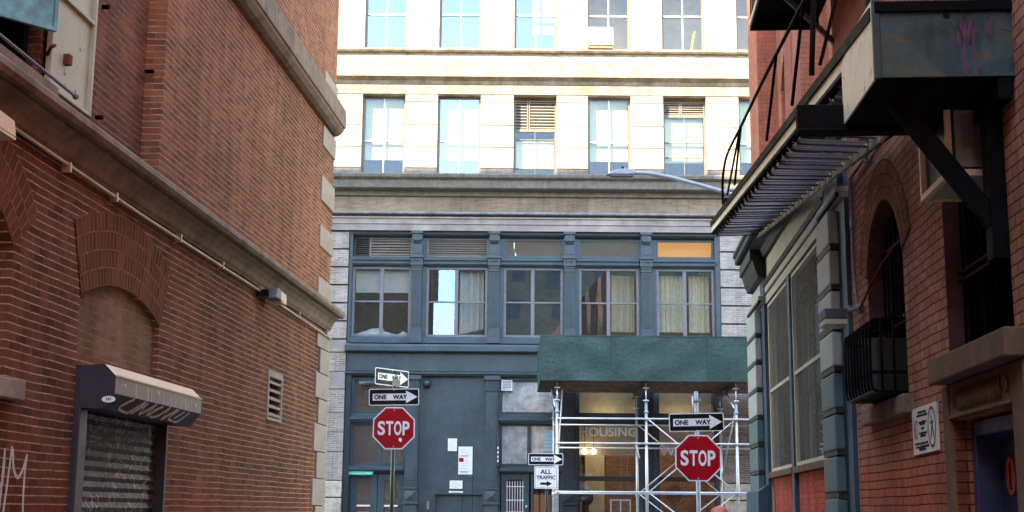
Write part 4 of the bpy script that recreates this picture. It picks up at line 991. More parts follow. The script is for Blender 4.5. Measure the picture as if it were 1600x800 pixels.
# arched window with bowed guard
b = MB(FR); archring(b, 9.62, 11.14, 3.72, .56, .36, -.012, 20); b.build('brick_arch', 'archR', BR, recentre=False)
w_ = window(BR, FR, 9.62, 11.14, 2.53, 4.3, .185, 'navy', 'glassR', fw=.08, rails=(3.3,), mull=(10.38,))
b = MB(FR)
for k in range(9): x = 9.72+.165*k; b.tube([(x, .13, 2.55), (x, .13, 4.25)], .011, 6)
for z in (3.2, 3.9): b.box(9.64, 11.12, .115, .14, z, z+.03)
b.build('window_bars', 'feD', w_)
b = MB(FR); b.box(9.5, 11.3, -.09, .3, 2.38, 2.53); b.build('window_sill', 'brownst', BR, bevel=.012)
w2_ = thing('window_guard', 'black bowed iron window cage below the arched window on the right wall', 'window guard', FR, (10.55, -.1, 2.55))
b = MB(FR); gx0, gx1, gy = 9.98, 11.12, -.29
def bow(x, inset=0): return [(x, 0.0, 3.15), (x, gy+.06, 3.15), (x, gy+.01, 3.13), (x, gy, 3.07), (x, gy, 2.64), (x, gy+.01, 2.58), (x, gy+.06, 2.56), (x, 0, 2.56)]

for k in range(9): b.tube(bow(gx0+(gx1-gx0)*k/8), .012, 6)
b.build('bars', 'feD', w2_)
b = MB(FR)
for z in (2.70, 3.04): b.box(gx0-.01, gx1+.01, gy+.012, gy+.02, z, z+.03); b.box(gx1-.012, gx1-.004, gy+.02, 0, z, z+.03); b.box(gx0, gx0+.01, gy+.02, 0, z, z+.03)
for y in (-.2, -.1): b.tube([(gx1, y, 2.56), (gx1, y, 3.15)], .010, 6); b.tube([(gx0, y, 2.56), (gx0, y, 3.15)], .010, 6)
b.build('straps', 'feD', w2_)
b = MB(FR); b.box(gx0+.1, gx1-.1, -.22, .3, 2.58, 3.0); b.box(gx0, gx1, gy+.01, .0, 2.555, 2.575); t = b.build('air_conditioner', 'under', label='dark air conditioner inside the bowed iron cage on the right wall', cat='air conditioner', bevel=.01)
# tall window above the door
w_ = window(BR, FR, 12.49, 14.05, 2.66, 4.9, .145, 'feD', 'glassR', fw=.09, rails=(3.7,), mull=(13.2,))
b = MB(FR)
for k in range(11): x = 12.62+.13*k; b.tube([(x, .09, 2.66), (x, .09, 4.7)], .011, 6)
for z in (3.2, 3.26, 4.1): b.box(12.5, 14.04, .08, .102, z, z+.02)
for k in range(10): x = 12.685+.13*k; b.tube([(x, .09, 3.2), (x+.03, .09, 3.24), (x, .09, 3.28), (x-.03, .09, 3.24), (x, .09, 3.2)], .006, 5)
b.build('window_bars', 'feD', w_)
b = MB(FR); b.box(12.40, 14.3, -.14, .3, 2.49, 2.66); b.build('window_sill', 'sillR', BR, bevel=.012)
# doorway
for x0, x1 in ((12.32, 12.50), (14.0, 14.25)): b = MB(FR); b.box(x0, x1, -.03, .1, 0, 2.485); b.build('door_jamb', 'sillR', BR, bevel=.01)
b = MB(FR); b.box(12.5, 14.0, -.02, .1, 2.245, 2.485); b.box(12.5, 14.0, -.035, -.02, 2.245, 2.27); LT = b.build('door_lintel', 'sillR', BR, bevel=.006)
b = MB(FR)       # worn carved relief: volutes at the ends, upright leaves between
for k in range(15):
    x = 12.78+.07*k; b.tube([(x, -.022, 2.29), (x+.01, -.034, 2.36), (x-.005, -.026, 2.43)], [.014, .018, .012], 6)
for x, s in ((12.64, 1), (13.88, -1)):
    b.tube([(x+s*.05*math.cos(a*.6)*(1-a/16), -.028, 2.36+.06*math.sin(a*.6)*(1-a/16)) for a in range(14)], .012, 6)
b.build('carved_relief', 'sillR', LT)
DR = None
b = MB(FR); b.box(12.56, 12.66, .10, .29, .1, 2.22); b.box(13.9, 13.99, .10, .29, .1, 2.22); b.box(12.66, 13.9, .10, .29, 2.12, 2.22); DF = b.build('door_frame', 'doorF', BR, bevel=.008)
b = MB(FR); b.box(12.66, 13.9, .26, .30, .1, 2.12); D2 = b.build('door', 'doorR', BR, bevel=.004)
b = MB(FR); b.box(13.25, 13.3, .235, .26, .1, 2.1); b.box(12.7, 13.85, .245, .259, 2.0, 2.05); b.build('door_strip', 'doorR', D2)
b = MB(FR); b.prism([(12.90+.105*math.cos(a*PI/16), 1.85+.125*math.sin(a*PI/16)) for a in range(32)], .252, .258); b.build('red_disc', 'disc', D2)
t = MB(FR); t.prism([(12.890, 1.765), (12.912, 1.765), (12.912, 1.935), (12.890, 1.925)], .247, .251); t.box(12.872, 12.93, .247, .2508, 1.760, 1.772); t.build('numeral', 'signb', D2)
# metal notice on the brick
t = thing('wall_sign', 'white metal warning sign with a red ring on the right brick wall', 'sign', FR, (11.7, -.01, 2.05))
b = MB(FR); b.prism([(11.30, 2.045), (12.10, 2.055), (12.10, 2.405), (11.28, 2.40)], -.018, -.004); b.build('plate', 'acw', t)
text('NO', 11.34, 2.16, .13, .15, -.02, FR).build('lettering', 'signb', t)
for s_, x, z, wd, h in (('NO SMOKING', 11.34, 2.345, .46, .03), ('FIRE', 11.52, 2.285, .2, .03), ('&', 11.6, 2.235, .05, .03), ('SMOKE', 11.5, 2.175, .24, .035), ('FLAMMABLE', 11.36, 2.09, .42, .035)):
    pass
r_ = random.Random(5)
b = MB(FR)
for z, x0, x1 in ((2.36, 11.5, 11.76), (2.335, 11.45, 11.8), (2.285, 11.52, 11.76), (2.27, 11.55, 11.7), (2.235, 11.6, 11.66), (2.2, 11.52, 11.78), (2.18, 11.55, 11.72), (2.125, 11.36, 11.78), (2.10, 11.38, 11.8), (2.08, 11.5, 11.7)):
    x = x0
    while x < x1: wd = r_.uniform(.012, .03); b.box(x, x+wd, -.021, -.018, z-.008, z+r_.uniform(.004, .012)); x += wd+r_.uniform(.006, .014)
b.build('worn_lettering', 'signb', t)
b = MB(FR)
cx, cz, n = 11.94, 2.23, 28
for k in range(n):
    a0, a1 = 2*PI*k/n, 2*PI*(k+1)/n; P = lambda r, a: (cx+r*.85*math.cos(a), -.021, cz+r*1.05*math.sin(a))
    b.face([P(.125, a0), P(.145, a0), P(.145, a1), P(.125, a1)][::-1])
b.build('red_ring', 'rust', t)
b = MB(FR); stroke(b, [(11.93, 2.31), (11.95, 2.24), (11.90, 2.16)], .02, -.021); stroke(b, [(11.95, 2.24), (11.99, 2.18), (12.0, 2.15)], .018, -.021); stroke(b, [(11.89, 2.26), (11.99, 2.27)], .014, -.021); b.build('pictogram', 'signb', t)
# conduit and lamp beside the arch
b = MB(FR); b.tube([(11.2, -.03, 5.0), (10.95, -.03, 4.82), (9.15, -.03, 4.80), (9.12, -.03, 4.3), (9.14, -.03, 3.9), (9.18, -.03, 3.6), (9.3, -.04, 3.48)], .014, 6)
for q in ((9.13, 4.35), (9.9, 4.8)): b.box(q[0]-.03, q[0]+.03, -.05, 0, q[1]-.04, q[1]+.04)
b.build('conduit', 'frame', label='grey conduit running down the brick beside the arched window to the lamp', cat='conduit')
b = MB(FR); b.tube([(9.45, -.05, 3.47), (9.8, -.02, 3.62), (10.1, .05, 3.8), (10.3, .3, 4.1)], .013, 6); b.build('cable', 'rust', label='thin rusty pipe slanting from the wall lamp into the arched window', cat='pipe')
t = thing('wall_lamp', 'square grey wall lamp beside the teal pilaster on the right', 'lamp', FR, (9.2, -.15, 3.4))
b = MB(FR); b.prism([(8.98, 3.40), (9.34, 3.40), (9.30, 3.50), (9.02, 3.50)], -.36, -.14); b.build('housing', 'post', t, bevel=.01)
b = MB(FR); b.box(8.99, 9.33, -.355, -.145, 3.345, 3.399); b.build('lens', 'lampglass', t, bevel=.008)
b = MB(FR); b.tube([(9.25, -.16, 3.47), (9.36, -.06, 3.49), (9.36, 0, 3.49)], .022, 8); b.sphere((9.36, -.03, 3.49), .05, 10); b.sphere((9.27, -.12, 3.50), .035, 8); b.build('bracket', 'frame', t)
# boxed unit above the tall window
t = thing('air_conditioner', 'boxed air conditioner with a ribbed grey end under the fire escape', 'air conditioner', FR, (13.3, 0, 3.7))
b = MB(FR); b.box(12.96, 13.66, -.21, .13, 3.73, 4.4); b.build('casing', 'under', t, bevel=.006)
b = MB(FR); b.box(12.93, 13.69, -.25, -.215, 3.70, 3.74); b.box(12.93, 12.965, -.25, -.215, 3.74, 4.4); b.box(12.93, 12.96, -.215, .12, 3.70, 3.74); b.box(13.66, 13.69, -.215, .12, 3.70, 3.74); b.box(13.655, 13.69, -.25, -.215, 3.74, 4.4); b.build('angle_frame', 'hoodT', t)
b = MB(FR); b.box(12.96, 13.66, -.215, .12, 3.715, 3.728); b.build('base_tray', 'trimR', t)
b = MB(FR); b.box(13.662, 13.675, -.19, .12, 3.76, 3.88); b.box(13.662, 13.675, -.19, -.15, 3.88, 4.4); b.box(13.662, 13.675, -.15, .12, 4.11, 4.14)
for k in range(18): b.box(13.662, 13.676, -.145+k*.0148, -.136+k*.0148, 3.88, 4.4)
b.build('ribbed_end', 'lintel', t)
# ------------------------------------------------------------------ fire escape with its raised drop stair
FE = thing('fire_escape', 'black iron fire escape with pale lit platform edge and raised stair', 'fire escape', FR, (13.8, -.4, 4.1))
px0, px1, py = 13.27, 14.36, -.80
b = MB(FR); b.prism([(px0, 4.16), (px1, 4.13), (px1, 4.62), (13.7, 4.66), (px0, 4.58)], py-.012, py); SP = b.build('side_plate', 'feB', FE)
b = MB(FR); b.box(px1-.02, px1, py, .0, 4.135, 4.60); EP = b.build('end_plate', 'feP', FE)
b = MB(FR); b.box(px1-.01, px1+.025, py, 0, 4.535, 4.60); b.build('top_flange', 'feD', EP, bevel=.004)
b = MB(FR); b.tube([(px1+.001, -.38, 4.515), (px1+.008, -.38, 4.515)], .02, 12); b.build('bolt_hole', 'black', EP)
b = MB(FR); b.box(px1-.03, px1+.008, py-.014, py+.03, 4.13, 4.62); b.build('corner_angle', 'feP', EP, bevel=.003)
gp = MB(FR)       # pink drips on the plate; u runs into the wall
def onep(pts, wd):
    P = [Vector((px1+.003, -.80+p[0], 4.13+p[1])) for p in smooth_pts(pts, 4)]
    for a, c in zip(P, P[1:]):
        t_ = (c-a).cross(Vector((1, 0, 0))).normalized()*wd/2; gp.face([a-t_, c-t_, c+t_, a+t_])
onep([(.50, .33), (.51, .18), (.512, .015)], .013); onep([(.57, .36), (.572, .2), (.574, .012)], .014); onep([(.485, .20), (.49, .3), (.51, .22), (.54, .34), (.55, .2), (.57, .36)], .022)
onep([(.64, .26), (.655, .35), (.665, .24), (.68, .36), (.72, .39)], .012); onep([(.73, .3), (.8, .28)], .014)
gp.build('spray_drips', 'pink', EP)
b = MB(FR); b.box(px0, px1-.022, py+.002, 0, 4.13, 4.15); b.build('floor_plate', 'feD', FE)
b = MB(FR); b.box(px0-.08, px0+.02, -1.12, 0, 4.12, 4.30); b.box(px0-.09, px0+.05, -1.12, 0, 4.10, 4.125); b.build('pivot_beam', 'feD', FE, bevel=.02)
b = MB(FR); b.bar((13.98, -.62, 4.10), (13.98, -.02, 3.27), .10, .10); b.build('bracket_strut', 'feD', FE)
b = MB(FR); b.box(13.92, 14.06, -.10, .0, 3.1, 4.13); b.build('wall_post', 'feD', FE, bevel=.005)
b = MB(FR); b.box(13.8, 14.35, -.1, -.02, 4.0, 4.128); b.build('ledger', 'feD', FE)
# stair
xa, za, xb, zb = 13.72, 4.60, 1.72, 5.90          # outer edge line of the outer stringer
def sz(x): return za + (zb-za)*(xa-x)/(xa-xb)
SO, SI = -.80, -.13
b = MB(FR); ang = math.atan2(zb-za, xa-xb)
for x0, x1 in ((xb, xa),): b.prism([(x0, sz(x0)-.115), (x1, sz(x1)-.115), (x1, sz(x1)-.025), (x0, sz(x0)-.025)], SO-.004, SO+.015)
ST = b.build('stringer', 'feB', FE)
b = MB(FR); b.prism([(xb-.05, sz(xb)-.024), (14.3, sz(14.3)-.024), (14.3, sz(14.3)+.055), (xb-.05, sz(xb)+.055)], SO-.02, SO+.012); b.build('stringer_flange', 'feD', ST)
b = MB(FR); b.prism([(xb-.02, sz(xb)-.145), (xa, sz(xa)-.145), (xa, sz(xa)-.116), (xb-.02, sz(xb)-.116)], SO-.012, SO+.06); b.build('stringer_lip', 'feD', ST)
b = MB(FR); b.prism([(xb+1.1, sz(xb)-.30), (xa-.8, sz(xa)-.22), (xa-.8, sz(xa)-.03), (xb+1.1, sz(xb)-.12)], SI-.015, SI); ST2 = b.build('stringer', 'feD', FE)
N = 30
for k in range(N):
    x = xb+.25+(xa-.5-xb-.25)*k/(N-1); z = sz(x)-.13; z2 = sz(x)-.19
    b = MB(FR)
    for j in range(3):
        dx = .105*j + .012*math.sin(k*7.3+j*2.1); dz = -.045*j + .008*math.sin(k*3.7+j*5.3)
        i = len(b.v); xi = x+dx+(.55 if 0 else .42*(1-k/(N-1)))
        h = .016
        P = [(x+dx, SO+.02, z+dz), (x+dx+.085, SO+.02, z+dz-.035), (xi+.085, SI-.02, z2+dz-.035), (xi, SI-.02, z2+dz)]
        b.v += [Vector(p) for p in P] + [Vector((p[0], p[1], p[2]+h)) for p in P]
        for q in ((0,1,2,3),(7,6,5,4),(0,4,5,1),(1,5,6,2),(2,6,7,3),(3,7,4,0)): b.f.append([i+u for u in q]); b.mi.append(0); b.smooth.append(False)
    b.cur = 1; xi = x+.42*(1-k/(N-1)); b.prism([(xi+.02, z2-.13), (xi+.30, z2-.15), (xi+.30, z2-.09), (xi+.02, z2-.02)], SI-.075, SI-.045); b.cur = 0
    b.build('stair_tread', ['feT', 'trimR'], FE)
b = MB(FR); rl = smooth_pts([(14.5, -.86, sz(14.5)+.78), (12.2, -.86, 5.50), (9.6, -.86, 5.74), (7.05, -.86, 5.94), (5.4, -.86, 6.08), (4.75, -.86, 6.05), (4.45, -.86, 5.90), (4.42, -.86, 5.62)], 6); b.tube(rl, .017, 8); RLL = b.build('handrail', 'feD', FE)
for xt, xb_ in ((7.0, 6.1), (6.9, 5.1), (10.3, 9.4), (12.0, 11.2)):
    b = MB(FR); zt = {7.0: 5.94, 6.9: 5.95, 10.3: 5.68, 12.0: 5.52}[xt]; b.tube([(xt, -.86, zt), (xb_, -.86, sz(xb_)+.05)], .014, 6); b.build('baluster', 'feD', RLL)
b = MB(FR); b.tube([(4.42, -.86, 5.62), (4.7, -.84, sz(4.7)+.05)], .015, 6)
b.build('baluster', 'feD', RLL)
b = MB(FR); b.tube(smooth_pts([(13.1, -.3, 7.0), (12.2, -.32, 6.4), (11.7, -.33, 5.3), (11.6, -.35, 4.9)], 4), .018, 6); b.tube([(12.6, -.78, 7.0), (11.9, -.8, 4.95)], .022, 6); b.tube([(12.9, -.5, 6.2), (12.0, -.75, 5.0)], .016, 6); b.build('hanger_rod', 'hoodE', FE)
# the balcony of the storey above, reaching x = BX
BX = 11.6
UP = thing('fire_escape_balcony', 'upper black iron fire escape balcony high on the red wall', 'balcony', FR, (11, -.4, 7.0))
b = MB(FR)
for k in range(10): y = -.72+.072*k; b.box(7.3, BX, y, y+.070, 7.08, 7.10)
for x in (7.35, 8.6, 9.9, 11.2): b.box(x, x+.05, -.72, .0, 7.02, 7.08)
b.build('floor_grating', 'feD', UP)
b = MB(FR); b.box(7.28, BX, -.76, -.72, 6.99, 7.14); b.box(7.28, 7.32, -.72, .0, 6.99, 7.14); b.build('edge_beam', 'feD', UP)
b = MB(FR); b.box(7.27, BX, -.765, -.761, 7.04, 7.10); b.build('edge_strip', 'feB', UP)
for x in (8.3, 10.3): b = MB(FR); b.bar((x, -.5, 7.0), (x, .28, 6.2), .05, .05); b.build('bracket', 'frame', UP)
b = MB(FR)
for z in (7.6, 8.1): b.box(7.28, BX, -.76, -.74, z, z+.03)
for k in range(26): x = 7.3+.165*k; b.box(x, x+.014, -.755, -.741, 7.14, 8.1)
b.build('railing', 'feD', UP)
b = MB(FR); b.box(12.2, 13.2, -.25, .0, 5.9, 7.0); b.build('window_shutter', 'navy', BR)

# ------------------------------------------------------------------ sidewalk shed
SH = thing('sidewalk_shed', 'green plywood sidewalk shed on galvanised scaffold legs along the far pavement', 'scaffold', WF, (5, 38.3, .13))
sx0, sx1 = .80, 11.2
for x0, x1 in ((sx0, 2.75), (2.75, 5.35), (5.35, 8.0), (8.0, sx1)):
    b = MB(); n, m_ = 16, 8
    for i in range(n+1):
        for j in range(m_+1):
            x = x0+.003+(x1-x0-.006)*i/n; z = 5.06+1.2*j/m_
            e = min(i, n-i)/n*4; e = min(1, e)
            b.v.append(Vector((x, 36.78+.06*e*noise.noise(Vector((x*1.3, z*1.6, 3)))+.012*e*noise.noise(Vector((x*4, z*4, 1))), z)))
    for i in range(n):
        for j in range(m_): a = i*(m_+1)+j; b.f.append([a, a+m_+1, a+m_+2, a+1]); b.mi.append(0); b.smooth.append(True)
    b.box(x0+.004, x1-.004, 36.82, 36.84, 5.065, 6.255)
    b.build('parapet_panel', 'shed', SH)
for x in (2.75, 5.35, 8.0):
    b = MB(); b.box(x-.035, x+.035, 36.745, 36.765, 5.065, 6.255)
    for z in (5.15, 5.45, 5.75, 6.05): b.tube([(x, 36.735, z), (x, 36.75, z)], .012, 6)
    b.build('seam_batten', 'shed', SH)
b = MB(); b.box(sx0-.02, sx0, 36.8, 40.6, 5.06, 6.26); b.build('parapet_panel', 'shed', SH)
b = MB(); b.box(sx0-.02, sx1, 36.765, 36.86, 6.262, 6.29); b.build('parapet_cap', 'shed', SH)
b = MB()
for k in range(15): y = 36.87+.26*k; b.box(sx0, sx1, y, y+.25, 5.16+.004*(k % 2), 5.2)
b.build('deck', 'plank', SH)
b = MB()
for y in (36.95, 37.5, 38.1, 38.7, 39.3, 39.9, 40.5): b.box(sx0+.01, sx1, y, y+.09, 5.06, 5.158)
b.build('joist', 'plank', SH)
LX = [1.25, 3.65, 6.08, 8.55, 11.0]
for x in LX:
    b = MB(); b.box(x-.06, x+.06, 36.84, 40.6, 4.88, 4.893); b.box(x-.06, x+.06, 36.84, 40.6, 5.045, 5.058); b.box(x-.008, x+.008, 36.84, 40.6, 4.893, 5.045); b.build('cross_beam', 'beam', SH)
for x in LX:
    for y in (36.9, 39.7):
        b = MB(); zt = 4.88
        b.tube([(x, y, .13), (x, y, 4.55)], .042, 10); b.tube([(x, y, 4.55), (x, y, zt-.012)], .02, 8)
        b.tube([(x, y, 4.52), (x, y, 4.56)], .085, 10); b.tube([(x, y, 4.22), (x, y, 4.25)], .07, 10); b.tube([(x, y, 2.0), (x, y, 2.12)], .06, 10); b.box(x-.1, x+.1, y-.1, y+.1, .13, .15); b.box(x-.08, x+.08, y-.08, y+.08, zt-.012, zt-.001)
        b.build('leg', 'steel', SH)
for y, dz in ((36.9, 0), (39.7, .0)):
    for z in (4.05, 3.39, 2.1, .9):
        b = MB(); b.tube([(LX[0], y-.06, z+dz), (sx1, y-.06, z+dz)], .027, 8); b.build('rail', 'steel', SH)
for y in (36.84, 39.64):
    for x0, x1 in ((LX[1], LX[2]), (LX[3], LX[4])):
        for z0, z1 in ((2.1, 4.05), (.3, 2.1)):
            for a_, c_ in ((z0, z1), (z1, z0)): b = MB(); b.tube([(x0+.04, y, a_), (x1-.04, y+.02, c_)], .019, 6); b.build('brace', 'steel', SH)
for x in (LX[0], LX[2]):
    b = MB(); b.tube([(x, 36.9, 4.4), (x-.05, 39.7, 2.3)], .019, 6); b.build('brace', 'steel', SH)
    b = MB(); b.tube([(x-.04, 36.9, 4.35), (x-.12, 38.0, 4.9)], .03, 6); b.build('knee_brace', 'steel', SH)
b = MB(); b.box(6.6, 6.75, 36.7, 36.72, 3.15, 3.8); b.build('flag', 'orange', label='narrow orange strip of netting on the scaffold beside the teal pilaster', cat='netting')
b = MB(); b.tube([(1.42, 37.6, 4.9), (1.33, 37.55, 3.6), (1.25, 37.5, 2.2)], .02, 6); b.tube([(3.38, 36.95, 3.35), (3.47, 36.93, 3.0)], .015, 6); b.build('cable', 'signw', label='white cable hanging under the green shed beside its left leg', cat='cable')

# ------------------------------------------------------------------ signs
def rrect(x0, x1, z0, z1, r, n=4):
    P = []
    for cx, cz, a0 in ((x1-r, z0+r, -PI/2), (x1-r, z1-r, 0), (x0+r, z1-r, PI/2), (x0+r, z0+r, PI)):
        for k in range(n+1): a = a0+PI/2*k/n; P.append((cx+r*math.cos(a), cz+r*math.sin(a)))
    return P
def oneway(parent, fr, W=.914, H=.305, sticker=False):
    """fr origin at the sign centre, sign faces -y"""
    b = MB(fr); b.prism(rrect(-W/2, W/2, -H/2, H/2, .03), 0, .004); o = b.build('one_way_sign', 'signw', parent)
    k = H/.305
    b = MB(fr); e = .016*k; b.prism(rrect(-W/2+e, W/2-e, -H/2+e, H/2-e, .02), -.003, -.0005); b.build('black_field', 'signb', o)
    b = MB(fr); h = .062*k; ah = .118*k; x0 = -W/2+.07*k; xt = W/2-.03*k; xh = W/2-.235*k
    b.prism([(x0, -h), (xh-.0, -h), (xh-.008*k, -ah), (xt, 0), (xh-.008*k, ah), (xh, h), (x0, h)], -.006, -.0035); b.build('arrow', 'signw', o)
    text('ONE', -W/2+.095*k, -.042*k, .225*k, .084*k, -.0085, fr, bold=.045).build('lettering', 'signb', o)
    text('WAY', -W/2+.435*k, -.042*k, .265*k, .084*k, -.0085, fr, bold=.045).build('lettering', 'signb', o)
    b = MB(fr)
    for z in (-H/2+.02, H/2-.02): b.tube([(0, -.008, z), (0, -.003, z)], .009, 8)
    b.build('bolt', 'steel', o); return o
def stop(parent, fr, mark=False):
    R = .381/math.cos(PI/8)
    b = MB(fr); oc = lambda r: [(r*math.cos(PI/8+k*PI/4), r*math.sin(PI/8+k*PI/4)) for k in range(8)]
    b.prism(oc(R), 0, .004); o = b.build('stop_sign', 'signw', parent)
    b = MB(fr); b.prism(oc(R-.024), -.003, -.0005); b.build('red_field', 'red', o)
    xs = [-.292, -.142, .004, .157]; wd = [.132, .132, .135, .127]
    for ch, x, w_ in zip('STOP', xs, wd): text(ch, x, -.127, w_, .254, -.006, fr, bold=.028).build('lettering', 'signw', o)
    b = MB(fr)
    for z in (-.33, .33): b.tube([(0, -.009, z), (0, -.003, z)], .012, 8)
    b.build('bolt', 'steel', o)
    if mark: 
        b = MB(fr); b.prism([(.09, -.22), (.14, -.25), (.15, -.20), (.13, -.17), (.10, -.18)], -.007, -.0035); b.prism([(.12, -.21), (.135, -.22), (.13, -.2)], -.0085, -.0075); b.build('sticker', 'signw', o)
    return o
def ry(a): return Matrix.Rotation(a, 4, 'Y')
T = Matrix.Translation
P1 = thing('sign_post', 'dark green post at the left corner with a stop sign below two one way signs', 'road sign', WF, (-2.13, 24.9, .13))
b = MB(); b.tube([(-2.13, 24.96, .13), (-2.13, 24.96, 4.08)], .035, 10); b.tube([(-2.13, 24.96, 4.08), (-2.13, 24.96, 4.1)], .042, 10); b.build('post', 'pole_green', P1)
stop(P1, T((-2.12, 24.9, 3.05)), True)
oneway(P1, T((-2.13, 24.9, 3.615)) @ Matrix.Rotation(math.radians(2), 4, 'Z') @ ry(math.radians(-1.2)))
oneway(P1, T((-2.17, 24.87, 3.965)) @ Matrix.Rotation(math.radians(53), 4, 'Z'))
b = MB(T((-2.17, 24.87, 3.965)) @ Matrix.Rotation(math.radians(53), 4, 'Z')); b.prism([(-.02, -.14), (.2, -.15), (.22, -.06), (.12, -.01), (.02, -.02)], -.012, -.009); b.build('torn_sticker', 'pole_green', P1)
P2 = thing('sign_post', 'galvanised post at the right corner with a one way sign above a stop sign', 'road sign', WF, (3.1, 22.8, .13))
b = MB(); b.tube([(3.12, 22.86, .13), (3.10, 22.86, 3.58)], .034, 10); b.build('post', 'steelP', P2)
b = MB(); b.box(3.045, 3.165, 22.80, 22.92, 3.42, 3.45); b.tube([(3.04, 22.82, 3.2), (3.035, 22.82, 3.5)], .014, 6); b.box(3.04, 3.17, 22.81, 22.91, 3.2, 3.23); b.build('clamp', 'steel', P2)
stop(P2, T((3.11, 22.8, 2.475)) @ ry(math.radians(.5)))
oneway(P2, T((3.09, 22.8, 3.065)) @ ry(math.radians(-1.6)))
P3 = thing('sign_post', 'small post before the scaffold with a one way sign above an all traffic sign', 'road sign', WF, (.94, 36.2, 0))
b = MB(); b.tube([(.96, 36.5, .13), (.96, 36.24, 3.0)], .04, 10); b.build('post', 'pole_green', P3)
oneway(P3, T((.93, 36.2, 2.93)), .914, .305)
b = MB(T((.935, 36.2, 2.455))); b.prism(rrect(-.305, .305, -.29, .29, .03), 0, .004); o = b.build('all_traffic_sign', 'signw', P3)
fr = T((.935, 36.2, 2.455))
b = MB(fr)
for x0, x1, z0, z1 in ((-.285, .285, .262, .270), (-.285, .285, -.270, -.262), (-.285, -.277, -.262, .262), (.277, .285, -.262, .262)): b.box(x0, x1, -.002, -.0005, z0, z1)
b.build('border', 'signb', o)
text('ALL', -.15, .09, .30, .12, -.003, fr, bold=.03).build('lettering', 'signb', o); text('TRAFFIC', -.25, -.05, .50, .10, -.003, fr, bold=.03).build('lettering', 'signb', o)
b = MB(fr); b.prism([(-.15, -.19), (.02, -.19), (.02, -.235), (.16, -.16), (.02, -.085), (.02, -.13), (-.15, -.13)], -.003, -.0008); b.build('arrow', 'signb', o)

# ------------------------------------------------------------------ street lamp
SL = thing('street_lamp', 'grey cobra head street lamp reaching over the street from the right', 'street lamp', WF, (5.6, 26.2, .13))
b = MB(); b.tube([(5.75, 26.0, .13), (5.75, 26.0, 1.2), (5.75, 26.0, 8.3)], [.14, .1, .07], 14); b.build('pole', 'steelP', SL)
b = MB(); b.tube(smooth_pts([(5.75, 26.0, 7.35), (4.96, 26.2, 7.58), (4.14, 26.35, 7.86), (3.57, 26.45, 8.05), (3.06, 26.5, 8.19), (2.7, 26.5, 8.25), (2.42, 26.5, 8.255)], 5), .042, 10); b.tube([(5.75, 26.0, 7.9), (4.5, 26.28, 7.9), (4.1, 26.36, 7.86)], .03, 8); b.build('arm', 'steelP', SL)
b = MB()
pr = [(1.86, 8.20), (1.98, 8.27), (2.15, 8.32), (2.42, 8.325), (2.46, 8.28), (2.44, 8.21), (2.3, 8.205)]
for f_, y0, y1 in ((1, 26.40, 26.60),): b.prism(pr[::-1], y0, y1)
hd = b.build('lamp_head', 'steelP', SL, bevel=.02)
b = MB(); b.box(1.95, 2.4, 26.42, 26.58, 8.175, 8.203); b.build('lens', 'frame', hd)
b = MB(); b.tube([(2.2, 26.5, 8.32), (2.2, 26.5, 8.38)], .03, 10); b.build('photocell', 'signb', hd)

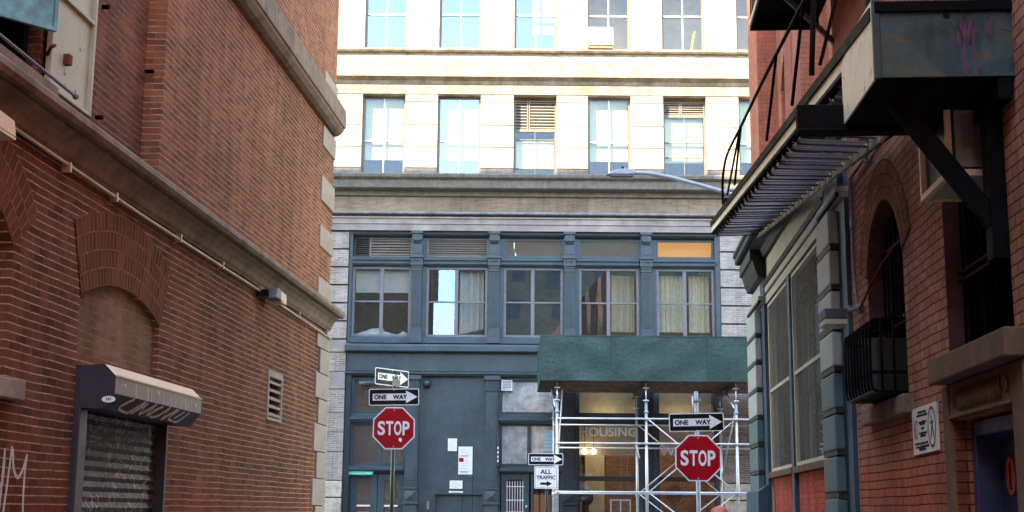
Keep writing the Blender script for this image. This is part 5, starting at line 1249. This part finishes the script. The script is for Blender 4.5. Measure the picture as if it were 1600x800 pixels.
# ------------------------------------------------------------------ person whose hat just shows at the lower edge
def person(cx, cy, z0):
    me = bpy.data.meshes.new('person'); V = []; E_ = []; Rr = []
    def chain(pts, rs, root=None):
        last = root
        for p, r in zip(pts, rs):
            V.append(Vector(p)); Rr.append(r); i = len(V)-1
            if last is not None: E_.append((last, i))
            last = i
        return last
    pel = chain([(0, 0, .92)], [.13])
    t1 = chain([(0, .0, 1.08), (0, 0, 1.25), (0, 0, 1.36)], [.12, .14, .11], pel)
    hd = chain([(0, .0, 1.44), (0, -.01, 1.50), (0, -.015, 1.57), (0, -.01, 1.62)], [.055, .06, .088, .07], t1)
    chain([(-.12, 0, 1.36), (-.18, 0, 1.33), (-.24, -.03, 1.10), (-.15, -.14, 1.30), (-.09, -.16, 1.47)], [.07, .06, .05, .04, .028], t1)
    hand = len(V)-1
    chain([(-.085, -.165, 1.53), (-.085, -.165, 1.56)], [.036, .034], hand)
    chain([(.12, 0, 1.36), (.18, 0, 1.33), (.22, .03, 1.08), (.20, -.05, .86), (.20, -.07, .78)], [.07, .06, .05, .035, .03], t1)
    for s_ in (-1, 1): chain([(s_*.09, 0, .86), (s_*.10, 0, .48), (s_*.10, .02, .10), (s_*.11, -.10, .05)], [.095, .065, .048, .04], pel)
    me.from_pydata(V, E_, []); me.update()
    o = bpy.data.objects.new('person', me); col.objects.link(o); o.location = (cx, cy, z0)
    md = o.modifiers.new('skin', 'SKIN'); md.use_smooth_shade = True
    sk = me.skin_vertices[0].data
    for i, r in enumerate(Rr): sk[i].radius = (r, r); sk[i].use_root = (i == 0)
    sb = o.modifiers.new('sub', 'SUBSURF'); sb.levels = 2; sb.render_levels = 2
    me.materials.append(M['coat'])
    WM[o] = T((cx, cy, z0))
    tag(o, 'person in a coral knitted hat raising one finger below the right stop sign', 'person')
    f = T((cx, cy, z0))
    b = MB(f); b.sphere((0, -.012, 1.565), .094, 16, (1, 1.08, 1.2)); b.sphere((0, -.11, 1.55), .016, 8, (1, 1.2, 1.4)); b.build('face', 'skin', o)
    b = MB(f); b.sphere((0, .0, 1.625), .105, 18, (1, 1.08, .78)); b.tube([(.1*math.cos(a*PI/8), .11*math.sin(a*PI/8), 1.60) for a in range(17)], .016, 8); b.sphere((0, 0, 1.70), .02, 8); b.build('hat', 'knit', o)
    b = MB(f)
    for k, (x, L_, bend) in enumerate(((-.115, .085, 0), (-.095, .03, 1), (-.075, .03, 1), (-.056, .025, 1))):
        b.tube([(x, -.165, 1.55), (x-.002, -.168, 1.58), (x-.004, -.165 if not bend else -.195, 1.58+L_*.6), (x-.005, -.16 if not bend else -.2, 1.58+(L_ if not bend else .0))], [.011, .0105, .010, .008], 8)
    b.tube([(-.05, -.17, 1.52), (-.035, -.19, 1.545), (-.05, -.205, 1.565)], [.012, .011, .009], 8); b.sphere((-.085, -.165, 1.545), .042, 12, (1, .55, 1.1)); b.build('hand', 'skin', o)
    for s_ in (-1, 1):
        b = MB(f); b.sphere((s_*.11, -.06, .035), .07, 10, (.7, 1.8, .6)); b.build('shoe', 'signb', o)
person(2.72, 18.0, -.03)

# ------------------------------------------------------------------ neighbouring buildings (outside the picture: sized and placed to shade the street and show in its windows)
def block(name, lab, fr, x0, x1, y0, y1, z1, mat, cols, rows, zf=4.2, dz=3.6, side='front', wx=.6, wh=1.0):
    t = thing(name, lab, 'building', fr, ((x0+x1)/2, (y0+y1)/2, 0))
    b = MB(fr); b.box(x0, x1, y0, y1, -.1, z1); b.build('wall', mat, t, recentre=False)
    b = MB(fr)
    for i in range(cols):
        for j in range(rows):
            z = zf+dz*j
            if side == 'front':
                c = x0+(x1-x0)*(i+.5)/cols; b.box(c-wx, c+wx, y0-.01, y0+.05, z, z+2*wh)
            else:
                c = y0+(y1-y0)*(i+.5)/cols; b.box(x1-.05, x1+.01, c-wx, c+wx, z, z+2*wh)
    b.build('window', 'navy', t); b = MB(fr); b.box(x0-.2, x1+.2, y0-.25, y0, z1-.8, z1+.1); b.build('cornice', 'brownst', t)
NB = frame((0, 22, 0), (-1, 0, 0))         # facades facing the far pavement; local x = -X, local y towards the camera
block('tower_block', 'tall brick block beyond the left building, shading the lower street', NB, 9.6, 30, 0, 8, 31.0, 'brickLu', 9, 7)
block('shade_block', 'very tall unseen block added behind the left building to shade the alley', NB, 25, 60, 31, 50, 45, 'brickU', 12, 10)  # added out of view, shaped to keep sun off the right wall
block('corner_block', 'brick block beyond the right building on the street', NB, -60, -22.2, 0.2, 40, 13, 'redstone', 14, 3)
block('far_block', 'brick block closing the alley behind the viewer', frame((0, -42, 0), (-1, 0, 0)), -60, 1.6, 0, 20, 27, 'brickT', 16, 6)
block('far_block', 'brick block on the left of the alley far behind the viewer', frame((0, -42, 0), (-1, 0, 0)), 4.3, 60, 0, 20, 27, 'brickLu', 16, 6)
